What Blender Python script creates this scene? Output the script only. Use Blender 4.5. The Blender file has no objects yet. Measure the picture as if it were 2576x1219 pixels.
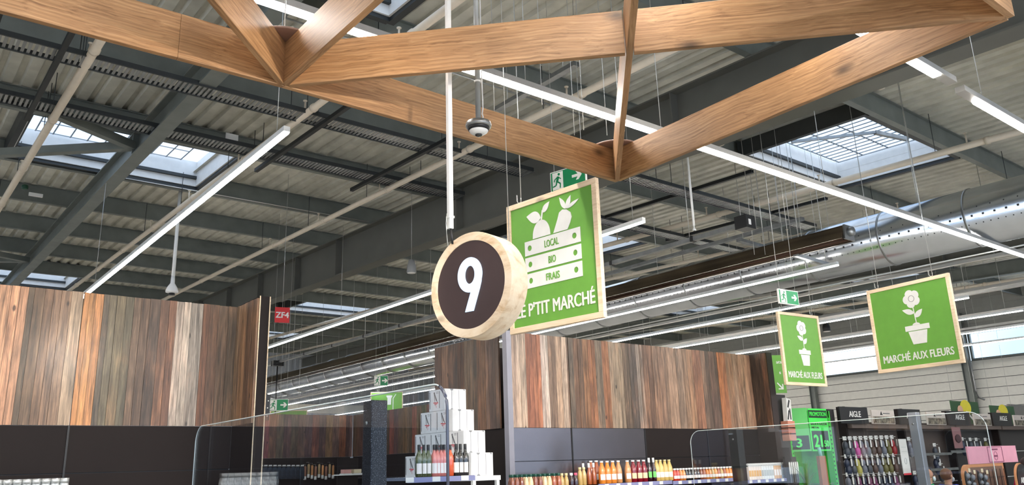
import bpy, bmesh, math, random
from mathutils import Vector, Matrix
import numpy as np
random.seed(7)
C = bpy.context.scene
COL = C.collection
PI = math.pi

# ------------------------------------------------------------------ camera, sky, exposure
FPX, YAW, PITCH, ROLL = 2026.0, math.radians(38.91), math.radians(15.64), math.radians(-1.86)
CAMZ = 1.6
_f = np.array([math.sin(YAW)*math.cos(PITCH), math.cos(YAW)*math.cos(PITCH), math.sin(PITCH)])
_r = np.array([math.cos(YAW), -math.sin(YAW), 0.0])
_u = np.cross(_r, _f)
_r2 = _r*math.cos(ROLL) + _u*math.sin(ROLL)
_u2 = np.cross(_r2, _f)
cam = bpy.data.cameras.new('camera')
camo = bpy.data.objects.new('camera', cam)
COL.objects.link(camo)
cam.sensor_fit = 'HORIZONTAL'; cam.sensor_width = 36.0
cam.lens = 36.0*FPX/2576.0
cam.clip_start = 0.05; cam.clip_end = 300
camo.matrix_world = Matrix((( _r2[0], _u2[0], -_f[0], 0), (_r2[1], _u2[1], -_f[1], 0), (_r2[2], _u2[2], -_f[2], CAMZ), (0, 0, 0, 1)))
C.camera = camo
C.view_settings.view_transform = 'Standard'
C.view_settings.look = 'None'
C.view_settings.gamma = 1.0
C.view_settings.use_curve_mapping = False
C.view_settings.exposure = 1.45
SKY_STRENGTH = 0.85
LED_STRENGTH = 21.0

w = bpy.data.worlds.new('sky'); C.world = w; w.use_nodes = True
nt = w.node_tree; nt.nodes.clear()
out = nt.nodes.new('ShaderNodeOutputWorld'); bg = nt.nodes.new('ShaderNodeBackground')
tc = nt.nodes.new('ShaderNodeTexCoord'); no = nt.nodes.new('ShaderNodeTexNoise'); cr = nt.nodes.new('ShaderNodeValToRGB')
no.inputs['Scale'].default_value = 2.2; no.inputs['Detail'].default_value = 4
cr.color_ramp.elements[0].position = 0.38; cr.color_ramp.elements[0].color = (0.40, 0.64, 0.98, 1)
cr.color_ramp.elements[1].position = 0.62; cr.color_ramp.elements[1].color = (0.95, 0.98, 1.0, 1)
nt.links.new(tc.outputs['Generated'], no.inputs['Vector']); nt.links.new(no.outputs['Fac'], cr.inputs['Fac'])
nt.links.new(cr.outputs['Color'], bg.inputs['Color']); nt.links.new(bg.outputs[0], out.inputs[0])
bg.inputs['Strength'].default_value = SKY_STRENGTH

# ------------------------------------------------------------------ reading positions off the plan
def ray(x, y):
    return _r2*(x-1288)/FPX - _u2*(y-609.5)/FPX + _f
O3 = np.array([0, 0, CAMZ])
def at_z(x, y, z, s=0.0):
    d = ray(x, y); t = (z-CAMZ)/(d[2]-s*d[1]); return O3 + d*t
def at_y(x, y, Y):
    d = ray(x, y); return O3 + d*(Y/d[1])
def at_x(x, y, X):
    d = ray(x, y); return O3 + d*(X/d[0])
SL = 0.033           # slope of the roof, rising towards the back (along +Y)
FLOOR = -0.2

# ------------------------------------------------------------------ materials
def lin(c):
    return tuple(((v/255)/12.92 if v/255 <= 0.04045 else ((v/255+0.055)/1.055)**2.4) for v in c) + (1.0,)
MATS = {}
def mat(name, rgb, rough=0.6, metal=0.0, spec=0.5, emit=0, noise=0.0, nscale=8.0, stretch=None, bump=0.0, alpha=None, trans=0.0, coat=0.0):
    if name in MATS: return MATS[name]
    m = bpy.data.materials.new(name); m.use_nodes = True
    t = m.node_tree; b = t.nodes['Principled BSDF']
    c = lin(rgb)
    b.inputs['Base Color'].default_value = c
    b.inputs['Roughness'].default_value = rough
    b.inputs['Metallic'].default_value = metal
    b.inputs['Specular IOR Level'].default_value = spec
    if coat: b.inputs['Coat Weight'].default_value = coat
    if trans: b.inputs['Transmission Weight'].default_value = trans
    if emit:
        b.inputs['Emission Color'].default_value = c; b.inputs['Emission Strength'].default_value = emit
    tcn = t.nodes.new('ShaderNodeTexCoord'); mp = t.nodes.new('ShaderNodeMapping'); n = t.nodes.new('ShaderNodeTexNoise')
    n.inputs['Scale'].default_value = nscale; n.inputs['Detail'].default_value = 5
    if stretch: mp.inputs['Scale'].default_value = stretch
    t.links.new(tcn.outputs['Object'], mp.inputs[0]); t.links.new(mp.outputs[0], n.inputs['Vector'])
    k = noise if noise else 0.03
    mr = t.nodes.new('ShaderNodeMapRange'); mr.inputs['To Min'].default_value = 1-k*1.6; mr.inputs['To Max'].default_value = 1+k*1.2
    mr.inputs['From Min'].default_value = 0.3; mr.inputs['From Max'].default_value = 0.7
    t.links.new(n.outputs['Fac'], mr.inputs['Value'])
    vm = t.nodes.new('ShaderNodeVectorMath'); vm.operation = 'SCALE'; vm.inputs[0].default_value = c[:3]
    t.links.new(mr.outputs[0], vm.inputs['Scale']); t.links.new(vm.outputs[0], b.inputs['Base Color'])
    if bump:
        bp = t.nodes.new('ShaderNodeBump'); bp.inputs['Strength'].default_value = bump; bp.inputs['Distance'].default_value = 0.01
        t.links.new(n.outputs['Fac'], bp.inputs['Height']); t.links.new(bp.outputs[0], b.inputs['Normal'])
    MATS[name] = m
    return m

def glass_mat(name, tint, refl=1.0, rough=0.0):
    if name in MATS: return MATS[name]
    m = bpy.data.materials.new(name); m.use_nodes = True; t = m.node_tree; t.nodes.clear()
    o = t.nodes.new('ShaderNodeOutputMaterial'); tr = t.nodes.new('ShaderNodeBsdfTransparent'); gl = t.nodes.new('ShaderNodeBsdfGlossy')
    fr = t.nodes.new('ShaderNodeLayerWeight'); mx = t.nodes.new('ShaderNodeMixShader'); mu = t.nodes.new('ShaderNodeMath'); pw = t.nodes.new('ShaderNodeMath')
    pw.operation = 'POWER'; pw.inputs[1].default_value = 5.0
    mu.operation = 'MULTIPLY_ADD'; mu.inputs[1].default_value = 0.9*refl; mu.inputs[2].default_value = 0.045*refl
    gl.inputs['Roughness'].default_value = rough; mu.use_clamp = True
    tr.inputs['Color'].default_value = tint
    t.links.new(fr.outputs['Facing'], pw.inputs[0]); t.links.new(pw.outputs[0], mu.inputs[0]); t.links.new(mu.outputs[0], mx.inputs[0]); t.links.new(tr.outputs[0], mx.inputs[1])
    t.links.new(gl.outputs[0], mx.inputs[2]); t.links.new(mx.outputs[0], o.inputs[0])
    MATS[name] = m
    return m

def timber_mat(name, dark, mid, light, knots=True, gx=0.9, gy=14, rough=0.5, kscale=1.0, flame=False):
    """wood whose grain runs along the object's own X axis"""
    if name in MATS: return MATS[name]
    m = bpy.data.materials.new(name); m.use_nodes = True; t = m.node_tree; b = t.nodes['Principled BSDF']
    b.inputs['Roughness'].default_value = rough
    N = t.nodes.new; L = t.links.new
    tcn = N('ShaderNodeTexCoord'); oi = N('ShaderNodeObjectInfo')
    ad = N('ShaderNodeVectorMath'); ad.operation = 'ADD'
    cmb = N('ShaderNodeCombineXYZ'); mul = N('ShaderNodeMath'); mul.operation = 'MULTIPLY'; mul.inputs[1].default_value = 37.0
    L(oi.outputs['Random'], mul.inputs[0]); L(mul.outputs[0], cmb.inputs[0]); L(mul.outputs[0], cmb.inputs[2])
    L(tcn.outputs['Object'], ad.inputs[0]); L(cmb.outputs[0], ad.inputs[1])
    # knots: cells stretched along the grain
    mpk = N('ShaderNodeMapping'); mpk.inputs['Scale'].default_value = (1.9*kscale, 3, 3.6*kscale)
    vo = N('ShaderNodeTexVoronoi'); vo.inputs['Scale'].default_value = 1.0; vo.inputs['Randomness'].default_value = 1.0
    L(ad.outputs[0], mpk.inputs[0]); L(mpk.outputs[0], vo.inputs['Vector'])
    # grain, bent around the knots
    mp = N('ShaderNodeMapping'); mp.inputs['Scale'].default_value = (gx, gy, gy)
    wn = N('ShaderNodeTexNoise'); wn.inputs['Scale'].default_value = 1.3; wn.inputs['Detail'].default_value = 3
    L(ad.outputs[0], wn.inputs['Vector'])
    dist = N('ShaderNodeVectorMath'); dist.operation = 'SCALE'; dist.inputs['Scale'].default_value = 0.13
    L(wn.outputs['Color'], dist.inputs[0])
    ad2 = N('ShaderNodeVectorMath'); ad2.operation = 'ADD'; L(ad.outputs[0], ad2.inputs[0]); L(dist.outputs[0], ad2.inputs[1])
    L(ad2.outputs[0], mp.inputs[0])
    n = N('ShaderNodeTexNoise'); n.inputs['Scale'].default_value = 2.0; n.inputs['Detail'].default_value = 8; n.inputs['Roughness'].default_value = 0.65
    n.inputs['Distortion'].default_value = 0.6
    L(mp.outputs[0], n.inputs['Vector'])
    cr = N('ShaderNodeValToRGB'); e = cr.color_ramp.elements
    e[0].position = 0.30; e[0].color = lin(dark); e[1].position = 0.72; e[1].color = lin(light)
    mm = e.new(0.48); mm.color = lin(mid)
    L(n.outputs['Fac'], cr.inputs[0])
    n2 = N('ShaderNodeTexNoise'); n2.inputs['Scale'].default_value = 1.6; L(ad.outputs[0], n2.inputs['Vector'])
    mr = N('ShaderNodeMapRange'); mr.inputs['From Min'].default_value = 0.3; mr.inputs['From Max'].default_value = 0.7
    mr.inputs['To Min'].default_value = 0.80; mr.inputs['To Max'].default_value = 1.15; L(n2.outputs['Fac'], mr.inputs[0])
    sc = N('ShaderNodeVectorMath'); sc.operation = 'SCALE'; L(cr.outputs[0], sc.inputs[0]); L(mr.outputs[0], sc.inputs['Scale'])
    # flame figure: rings squeezed along the grain
    mpw = N('ShaderNodeMapping'); mpw.inputs['Scale'].default_value = (0.22, 4.2, 4.2); L(ad2.outputs[0], mpw.inputs[0])
    wv = N('ShaderNodeTexWave'); wv.wave_type = 'RINGS'; wv.rings_direction = 'SPHERICAL'; wv.inputs['Scale'].default_value = 3.0; wv.inputs['Distortion'].default_value = 3.2
    wv.inputs['Detail'].default_value = 3; wv.inputs['Detail Scale'].default_value = 0.8; L(mpw.outputs[0], wv.inputs['Vector'])
    wr_ = N('ShaderNodeMapRange'); wr_.inputs['To Min'].default_value = 0.88; wr_.inputs['To Max'].default_value = 1.04; L(wv.outputs['Fac'], wr_.inputs[0])
    sc2 = N('ShaderNodeVectorMath'); sc2.operation = 'SCALE'; L(sc.outputs[0], sc2.inputs[0]); L(wr_.outputs[0], sc2.inputs['Scale'])
    last = sc2.outputs[0] if flame else sc.outputs[0]
    if knots:
        # only some of the cells hold a knot
        kr = N('ShaderNodeMapRange'); kr.inputs['From Min'].default_value = 0.04; kr.inputs['From Max'].default_value = 0.2
        kr.inputs['To Min'].default_value = 1.0; kr.inputs['To Max'].default_value = 0.0
        L(vo.outputs['Distance'], kr.inputs[0])
        mix = N('ShaderNodeMix'); mix.data_type = 'RGBA'
        mix.inputs[7].default_value = lin(tuple(int(v*0.55) for v in dark))
        mk = N('ShaderNodeMath'); mk.operation = 'MULTIPLY'
        sp = N('ShaderNodeSeparateColor'); L(vo.outputs['Color'], sp.inputs[0])
        gt = N('ShaderNodeMapRange'); gt.inputs['From Min'].default_value = 0.45; gt.inputs['From Max'].default_value = 0.6; gt.inputs['To Max'].default_value = 0.9; L(sp.outputs[0], gt.inputs[0])
        L(gt.outputs[0], mk.inputs[1]); L(kr.outputs[0], mk.inputs[0]); L(mk.outputs[0], mix.inputs[0]); L(last, mix.inputs[6])
        last = mix.outputs[2]
    L(last, b.inputs['Base Color'])
    MATS[name] = m
    return m

def plank_mat():
    """weathered boards: the colour of each board comes from its own attribute, grain runs up the wall"""
    m = bpy.data.materials.new('reclaimed_boards'); m.use_nodes = True; t = m.node_tree; b = t.nodes['Principled BSDF']
    N = t.nodes.new; L = t.links.new
    b.inputs['Roughness'].default_value = 0.5; b.inputs['Coat Weight'].default_value = 0.16; b.inputs['Coat Roughness'].default_value = 0.2
    at = N('ShaderNodeAttribute'); at.attribute_name = 'board'
    tcn = N('ShaderNodeTexCoord')
    sc = N('ShaderNodeVectorMath'); sc.operation = 'SCALE'; sc.inputs['Scale'].default_value = 41.0; L(at.outputs['Color'], sc.inputs[0])
    ad = N('ShaderNodeVectorMath'); ad.operation = 'ADD'; L(tcn.outputs['Object'], ad.inputs[0]); L(sc.outputs[0], ad.inputs[1])
    def noise(scale, st, detail=6, dis=0.4, rough=0.6):
        mp = N('ShaderNodeMapping'); mp.inputs['Scale'].default_value = st; L(ad.outputs[0], mp.inputs[0])
        n = N('ShaderNodeTexNoise'); n.inputs['Scale'].default_value = scale; n.inputs['Detail'].default_value = detail
        n.inputs['Distortion'].default_value = dis; n.inputs['Roughness'].default_value = rough; L(mp.outputs[0], n.inputs['Vector']); return n
    g = noise(5, (7, 7, 0.42)); patch = noise(2.2, (1.6, 1.6, 0.7), 4, 0.8); fine = noise(14, (9, 9, 0.3), 4)
    r1 = N('ShaderNodeMapRange'); r1.inputs['From Min'].default_value = 0.3; r1.inputs['From Max'].default_value = 0.72
    r1.inputs['To Min'].default_value = 0.40; r1.inputs['To Max'].default_value = 1.55; L(g.outputs['Fac'], r1.inputs[0])
    r2 = N('ShaderNodeMapRange'); r2.inputs['From Min'].default_value = 0.3; r2.inputs['From Max'].default_value = 0.7
    r2.inputs['To Min'].default_value = 0.66; r2.inputs['To Max'].default_value = 1.28; L(patch.outputs['Fac'], r2.inputs[0])
    r3 = N('ShaderNodeMapRange'); r3.inputs['From Min'].default_value = 0.35; r3.inputs['From Max'].default_value = 0.65
    r3.inputs['To Min'].default_value = 0.62; r3.inputs['To Max'].default_value = 1.25; L(fine.outputs['Fac'], r3.inputs[0])
    a = N('ShaderNodeMath'); a.operation = 'MULTIPLY'; L(r1.outputs[0], a.inputs[0]); L(r2.outputs[0], a.inputs[1])
    a2 = N('ShaderNodeMath'); a2.operation = 'MULTIPLY'; L(a.outputs[0], a2.inputs[0]); L(r3.outputs[0], a2.inputs[1])
    # rusty and grey patches
    mixp = N('ShaderNodeMix'); mixp.data_type = 'RGBA'; pr = N('ShaderNodeMapRange')
    pr.inputs['From Min'].default_value = 0.52; pr.inputs['From Max'].default_value = 0.75; pr.inputs['To Max'].default_value = 0.32
    L(patch.outputs['Fac'], pr.inputs[0]); L(pr.outputs[0], mixp.inputs[0]); L(at.outputs['Color'], mixp.inputs[6])
    mixp.inputs[7].default_value = lin((150, 98, 62))
    s2 = N('ShaderNodeVectorMath'); s2.operation = 'SCALE'; L(mixp.outputs[2], s2.inputs[0]); L(a2.outputs[0], s2.inputs['Scale'])
    # nail holes
    mpv = N('ShaderNodeMapping'); mpv.inputs['Scale'].default_value = (5, 5, 2.2); L(ad.outputs[0], mpv.inputs[0])
    vo = N('ShaderNodeTexVoronoi'); vo.inputs['Scale'].default_value = 1.0; L(mpv.outputs[0], vo.inputs['Vector'])
    kr = N('ShaderNodeMapRange'); kr.inputs['From Min'].default_value = 0.045; kr.inputs['From Max'].default_value = 0.085
    kr.inputs['To Min'].default_value = 0.85; kr.inputs['To Max'].default_value = 0.0; L(vo.outputs['Distance'], kr.inputs[0])
    mx = N('ShaderNodeMix'); mx.data_type = 'RGBA'; mx.inputs[7].default_value = (0.01, 0.007, 0.005, 1)
    L(kr.outputs[0], mx.inputs[0]); L(s2.outputs[0], mx.inputs[6]); L(mx.outputs[2], b.inputs['Base Color'])
    bp = N('ShaderNodeBump'); bp.inputs['Strength'].default_value = 0.35; bp.inputs['Distance'].default_value = 0.01
    L(g.outputs['Fac'], bp.inputs['Height']); L(bp.outputs[0], b.inputs['Normal'])
    MATS['boards'] = m
    return m

M_BOARDS = plank_mat()
M_LAT = timber_mat('oak_laminate', (122, 86, 54), (164, 122, 82), (190, 150, 108), gx=0.8, gy=34, flame=True)
M_PINE = timber_mat('pale_pine', (216, 186, 150), (232, 206, 172), (240, 218, 188), gx=1.5, gy=20, rough=0.6, kscale=1.4)
M_DECK = mat('roof_sheet', (204, 202, 190), 0.5, 0.2, noise=0.10, nscale=3)
M_STEEL = mat('painted_steel', (118, 123, 119), 0.5, 0.3, noise=0.08, nscale=3)
M_GIRD = mat('dark_girder_paint', (98, 98, 92), 0.55, 0.2, noise=0.05, nscale=2)
M_GALV = mat('galvanised', (150, 152, 152), 0.38, 0.85, noise=0.12, nscale=6)
M_TRAYD = mat('dark_tray', (60, 63, 64), 0.5, 0.5)
M_PIPE = mat('cream_pipe', (205, 192, 172), 0.5)
M_WHITE = mat('white_paint', (226, 226, 224), 0.45)
M_CREAMW = mat('white_sheet', (214, 212, 204), 0.5)
M_BLACK = mat('black_plastic', (22, 22, 24), 0.45)
M_BROWN = mat('dark_brown_panel', (30, 22, 20), 0.6, spec=0.2, noise=0.06, nscale=2)
M_GREEN = mat('sign_green', (100, 158, 54), 0.5)
M_OFFW = mat('sign_white', (222, 220, 214), 0.5)
M_LED = mat('led_diffuser', (255, 250, 244), 0.5, emit=LED_STRENGTH)
M_EXITG = mat('exit_green', (0, 122, 72), 0.4)
M_WIRE = mat('steel_wire', (190, 190, 186), 0.4, 0.6)
M_GLASS = glass_mat('screen_glass', (0.86, 0.92, 0.98, 1), 1.5)
M_GLASS2 = glass_mat('far_screen_glass', (0.93, 0.95, 0.96, 1), 1.1)
M_EDGE = mat('glass_edge', (214, 222, 220), 0.15, spec=1.0)
M_WINGL = glass_mat('window_glass', (0.95, 0.98, 1.0, 1), 0.6)

# ------------------------------------------------------------------ mesh helpers
class MB:
    def __init__(s): s.v = []; s.f = []; s.c = []; s.smooth = []
    def add(s, vs, fs, col=None, smooth=False):
        b = len(s.v); s.v += [tuple(map(float, p)) for p in vs]; s.f += [tuple(i+b for i in f) for f in fs]
        s.c += [col]*len(fs); s.smooth += [smooth]*len(fs)
        return s
    def box(s, x0, x1, y0, y1, z0, z1, col=None):
        return s.add([(x0,y0,z0),(x1,y0,z0),(x1,y1,z0),(x0,y1,z0),(x0,y0,z1),(x1,y0,z1),(x1,y1,z1),(x0,y1,z1)],
              [(0,3,2,1),(4,5,6,7),(0,1,5,4),(1,2,6,5),(2,3,7,6),(3,0,4,7)], col)
    def prism(s, prof, p0, p1, up=(0,0,1), col=None, smooth=False):
        """profile [(side, up)] swept from p0 to p1; side is to the right looking along the sweep"""
        a = Vector(p0); b = Vector(p1); d = (b-a).normalized(); sd = d.cross(Vector(up)).normalized(); u = sd.cross(d)
        n = len(prof); vs = [a+sd*q[0]+u*q[1] for q in prof]+[b+sd*q[0]+u*q[1] for q in prof]
        fs = [(i, (i+1)%n, n+(i+1)%n, n+i) for i in range(n)]+[tuple(range(n-1, -1, -1)), tuple(range(n, 2*n))]
        return s.add(vs, fs, col, smooth)
    def bar(s, p0, p1, w, h, up=(0,0,1)):
        return s.prism([(-w/2,-h/2),(w/2,-h/2),(w/2,h/2),(-w/2,h/2)], p0, p1, up)
    def ibeam(s, p0, p1, w, h, tf=0.02, tw=0.014):
        """I section, origin line at the middle of its bottom flange"""
        a, t = w/2, tw/2
        return s.prism([(-a,0),(a,0),(a,tf),(t,tf),(t,h-tf),(a,h-tf),(a,h),(-a,h),(-a,h-tf),(-t,h-tf),(-t,tf),(-a,tf)], p0, p1)
    def tube(s, pts, r, n=10, cap=True):
        pts = [Vector(p) for p in pts]; rings = []
        base = len(s.v); vs = []; fs = []
        up = Vector((0,0,1))
        for i, p in enumerate(pts):
            d = (pts[min(i+1, len(pts)-1)]-pts[max(i-1, 0)]).normalized()
            q = up if abs(d.dot(up)) < 0.95 else Vector((0,1,0))
            a = d.cross(q).normalized(); b = a.cross(d)
            rr = r[i] if isinstance(r, (list, tuple)) else r
            vs += [p+a*math.cos(2*PI*k/n)*rr+b*math.sin(2*PI*k/n)*rr for k in range(n)]
        for i in range(len(pts)-1):
            for k in range(n): fs.append((i*n+k, i*n+(k+1)%n, (i+1)*n+(k+1)%n, (i+1)*n+k))
        if cap: fs += [tuple(range(n-1, -1, -1)), tuple(range((len(pts)-1)*n, len(pts)*n))]
        return s.add(vs, fs, smooth=True)
    def lathe(s, prof, c=(0,0,0), n=14):
        """profile [(r, z)] turned about the vertical through c"""
        vs = []; fs = []
        for r, z in prof: vs += [(c[0]+math.cos(2*PI*k/n)*r, c[1]+math.sin(2*PI*k/n)*r, c[2]+z) for k in range(n)]
        for i in range(len(prof)-1):
            for k in range(n): fs.append((i*n+k, i*n+(k+1)%n, (i+1)*n+(k+1)%n, (i+1)*n+k))
        fs += [tuple(range(n-1, -1, -1)), tuple(range((len(prof)-1)*n, len(prof)*n))]
        return s.add(vs, fs, smooth=True)
    def ball(s, c, rx, ry, rz, n=12, m=8):
        prof = [(max(1e-3, math.cos(-PI/2+PI*i/m)), math.sin(-PI/2+PI*i/m)) for i in range(m+1)]
        vs = []; fs = []
        for r, z in prof: vs += [(c[0]+math.cos(2*PI*k/n)*r*rx, c[1]+math.sin(2*PI*k/n)*r*ry, c[2]+z*rz) for k in range(n)]
        for i in range(m):
            for k in range(n): fs.append((i*n+k, i*n+(k+1)%n, (i+1)*n+(k+1)%n, (i+1)*n+k))
        return s.add(vs, fs, smooth=True)
    def build(s, name, m, parent=None, bevel=0, recentre=None, loc=None):
        me = bpy.data.meshes.new(name)
        v = s.v
        off = (0, 0, 0)
        if recentre is None: recentre = parent is None and loc is None
        if recentre and v:
            a = np.array(v); lo = a.min(0); hi = a.max(0); off = ((lo[0]+hi[0])/2, (lo[1]+hi[1])/2, lo[2])
            v = [tuple(p) for p in (a-np.array(off))]
        me.from_pydata(v, [], s.f); me.validate(); me.update()
        if any(s.smooth) and len(me.polygons) == len(s.smooth): me.polygons.foreach_set('use_smooth', s.smooth)
        if any(c is not None for c in s.c):
            at = me.color_attributes.new('board', 'FLOAT_COLOR', 'CORNER'); k = 0
            for i, p in enumerate(me.polygons):
                for _ in p.loop_indices: at.data[k].color = s.c[i] or (.1,.1,.1,1); k += 1
        if isinstance(m, str): m = MATS[m]
        me.materials.append(m)
        o = bpy.data.objects.new(name, me); COL.objects.link(o)
        o.location = off if loc is None else loc
        if parent is not None: o.parent = parent
        if bevel:
            b = o.modifiers.new('bevel', 'BEVEL'); b.width = bevel; b.segments = 2; b.limit_method = 'ANGLE'
        return o

def tag(o, label, cat, group=None, kind=None):
    if label: o['label'] = label
    if cat: o['category'] = cat
    if group: o['group'] = group
    if kind: o['kind'] = kind
    return o
def thing(name, label, cat, loc=(0,0,0), rz=0, group=None):
    o = bpy.data.objects.new(name, None); COL.objects.link(o); o.empty_display_size = 0.1
    o.location = loc; o.rotation_euler = (0, 0, rz)
    return tag(o, label, cat, group)
def struct(name, mb, m, parent=None):
    o = mb.build(name, m, parent, recentre=False)
    if parent is None: o['kind'] = 'structure'
    return o
def dup(root, loc, rz=None, label=None, group=None, scale=None):
    r = root.copy(); COL.objects.link(r); r.location = loc
    if rz is not None: r.rotation_euler = (0, 0, rz)
    if label: r['label'] = label
    if group: r['group'] = group
    if scale: r.scale = scale
    for ch in list(root.children):
        c = ch.copy(); COL.objects.link(c); c.parent = r
        for g in list(ch.children):
            d = g.copy(); COL.objects.link(d); d.parent = c
    return r

_dg = None
def curve_mesh(cu):
    o = bpy.data.objects.new('tmp', cu); COL.objects.link(o)
    dg = bpy.context.evaluated_depsgraph_get(); dg.update()
    me = bpy.data.meshes.new_from_object(o.evaluated_get(dg))
    bpy.data.objects.remove(o); return me
def stand_up(me, m, name, parent, loc):
    """flat drawing in XY stood up in the XZ plane, its face towards -Y"""
    me.transform(Matrix.Rotation(PI/2, 4, 'X'))
    me.materials.clear(); me.materials.append(m); me.polygons.foreach_set('use_smooth', [False]*len(me.polygons))
    o = bpy.data.objects.new(name, me); COL.objects.link(o); o.parent = parent; o.location = loc
    return o
def flat(loops, m, name, parent, loc=(0,0,0), depth=0.002, label=None):
    cu = bpy.data.curves.new('c', 'CURVE'); cu.dimensions = '2D'; cu.fill_mode = 'BOTH'; cu.extrude = depth
    for lp in loops:
        sp = cu.splines.new('POLY'); sp.points.add(len(lp)-1); sp.use_cyclic_u = True
        for p, q in zip(sp.points, lp): p.co = (q[0], q[1], 0, 1)
    o = stand_up(curve_mesh(cu), m, name, parent, loc)
    if label: o['label'] = label
    return o
def text(s, m, name, parent, loc, width, height, depth=0.002, bold=0.02, align='CENTER'):
    """one line of writing, its capitals HEIGHT tall, squeezed to WIDTH; loc is the middle of its baseline"""
    cu = bpy.data.curves.new('t', 'FONT'); cu.body = s; cu.size = 1.0; cu.extrude = 0.01; cu.resolution_u = 3
    me = curve_mesh(cu)
    if bold:                                     # heavier strokes: the same letters laid over themselves, a hair apart
        b_ = bmesh.new()
        for i_, (dx_, dy_) in enumerate(((0,0),(bold,0),(-bold,0),(0,bold*.6),(0,-bold*.6))):
            n_ = len(b_.verts); b_.from_mesh(me); b_.verts.ensure_lookup_table()
            for v_ in b_.verts[n_:]: v_.co.x += dx_; v_.co.y += dy_; v_.co.z += i_*.0006
        b_.to_mesh(me); b_.free()
    a = np.array([v.co[:] for v in me.vertices]) if len(me.vertices) else np.zeros((1, 3))
    lo, hi = a.min(0), a.max(0); caps = 0.729
    sx = width/(hi[0]-lo[0]); sy = height/caps
    me.transform(Matrix.Translation((-(lo[0]+hi[0])/2, 0, 0)))
    me.transform(Matrix.Diagonal((sx, sy, depth/0.01, 1)))
    return stand_up(me, m, name, parent, loc)
def circ(cx, cy, rx, ry=None, n=28, a0=0, a1=2*PI, rot=0):
    ry = rx if ry is None else ry; pts = []
    full = abs(a1-a0-2*PI) < 1e-6
    for i in range(n if full else n+1):
        a = a0+(a1-a0)*i/n; x = math.cos(a)*rx; y = math.sin(a)*ry
        pts.append((cx+x*math.cos(rot)-y*math.sin(rot), cy+x*math.sin(rot)+y*math.cos(rot)))
    return pts
def rect(x0, y0, x1, y1): return [(x0,y0),(x1,y0),(x1,y1),(x0,y1)]
def strip(p, q, w):
    d = Vector((q[0]-p[0], q[1]-p[1])).normalized(); n = Vector((-d.y, d.x))*w/2
    return [(p[0]-n.x,p[1]-n.y),(q[0]-n.x,q[1]-n.y),(q[0]+n.x,q[1]+n.y),(p[0]+n.x,p[1]+n.y)]
def leaf(p, q, w, n=10):
    d = Vector((q[0]-p[0], q[1]-p[1])); L = d.length; d.normalize(); nn = Vector((-d.y, d.x)); a = []; b = []
    for i in range(n+1):
        t = i/n; k = math.sin(PI*t**0.8)*w/2
        a.append((p[0]+d.x*L*t+nn.x*k, p[1]+d.y*L*t+nn.y*k)); b.append((p[0]+d.x*L*t-nn.x*k, p[1]+d.y*L*t-nn.y*k))
    return a+b[::-1][1:-1]
ORD = ['first','second','third','fourth','fifth','sixth','seventh','eighth','ninth','tenth','eleventh','twelfth','thirteenth','fourteenth','fifteenth','sixteenth','seventeenth','eighteenth','nineteenth','twentieth','twenty-first','twenty-second','twenty-third','twenty-fourth','twenty-fifth','twenty-sixth','twenty-seventh','twenty-eighth','twenty-ninth','thirtieth']

# ================================================================== THE BUILDING
def skew(mb):
    mb.v = [(x, y, z+SL*y) for x, y, z in mb.v]; return mb
DECK = 7.0; PB = 6.62                     # sheet and purlin undersides (at Y = 0)
# openings x0,x1,y0,y1
SKY = [(1.45,4.62,13.5,15.75),(11.95,15.1,5.72,7.95),(1.2,4.36,5.75,7.65),(11.95,15.25,13.5,15.75),(11.95,15.1,26.5,28.75),
       (11.95,15.3,34.3,36.5),(1.45,4.62,26.5,28.75),(24.2,27.6,10.9,13.15),(24.0,27.2,18.7,20.9),(24.2,27.6,5.7,7.95)]
floor = struct('floor', MB().box(-16, 33, -8, 45, FLOOR-0.1, FLOOR), mat('floor_tile', (176,172,164), 0.35, noise=0.05, nscale=2))
# trapezoidal roof sheet, its ribs running up the slope
mb = MB(); pitch = 0.257; x = -16.0; segs = [(0,0.0,0.135,0.0),(0.135,0.0,0.165,0.055),(0.165,0.055,0.227,0.055),(0.227,0.055,0.257,0.0)]
Y0, Y1 = -8.0, 44.5
while x < 32.4:
    holes = sorted((h[2], h[3]) for h in SKY if h[0] <= x+pitch/2 <= h[1])
    ivs = []; y = Y0
    for a, b in holes: ivs.append((y, a)); y = b
    ivs.append((y, Y1))
    for a, b in ivs:
        for s0, z0, s1, z1 in segs:
            mb.add([(x+s0,a,DECK+z0),(x+s1,a,DECK+z1),(x+s1,b,DECK+z1),(x+s0,b,DECK+z0)], [(0,3,2,1)])
    x += pitch
struct('ceiling', skew(mb), M_DECK)
# back wall: grey corrugated sheet, its ribs upright
mb = MB(); x = -16.0
while x < 32.2:
    for s0, d0, s1, d1 in [(0,0,0.16,0),(0.16,0,0.2,0.05),(0.2,0.05,0.34,0.05),(0.34,0.05,0.38,0)]:
        a = (x+s0, 44.2+d0); b = (x+s1, 44.2+d1); mb.add([(a[0],a[1],FLOOR),(b[0],b[1],FLOOR),(b[0],b[1],8.6),(a[0],a[1],8.6)], [(0,1,2,3)])
    x += 0.38
struct('wall_back', mb, mat('grey_corrugated_wall', (168,174,182), 0.45, 0.4))
struct('trim_1', MB().box(-16, 32, 44.0, 44.15, 5.0, 5.5), M_CREAMW)
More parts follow.
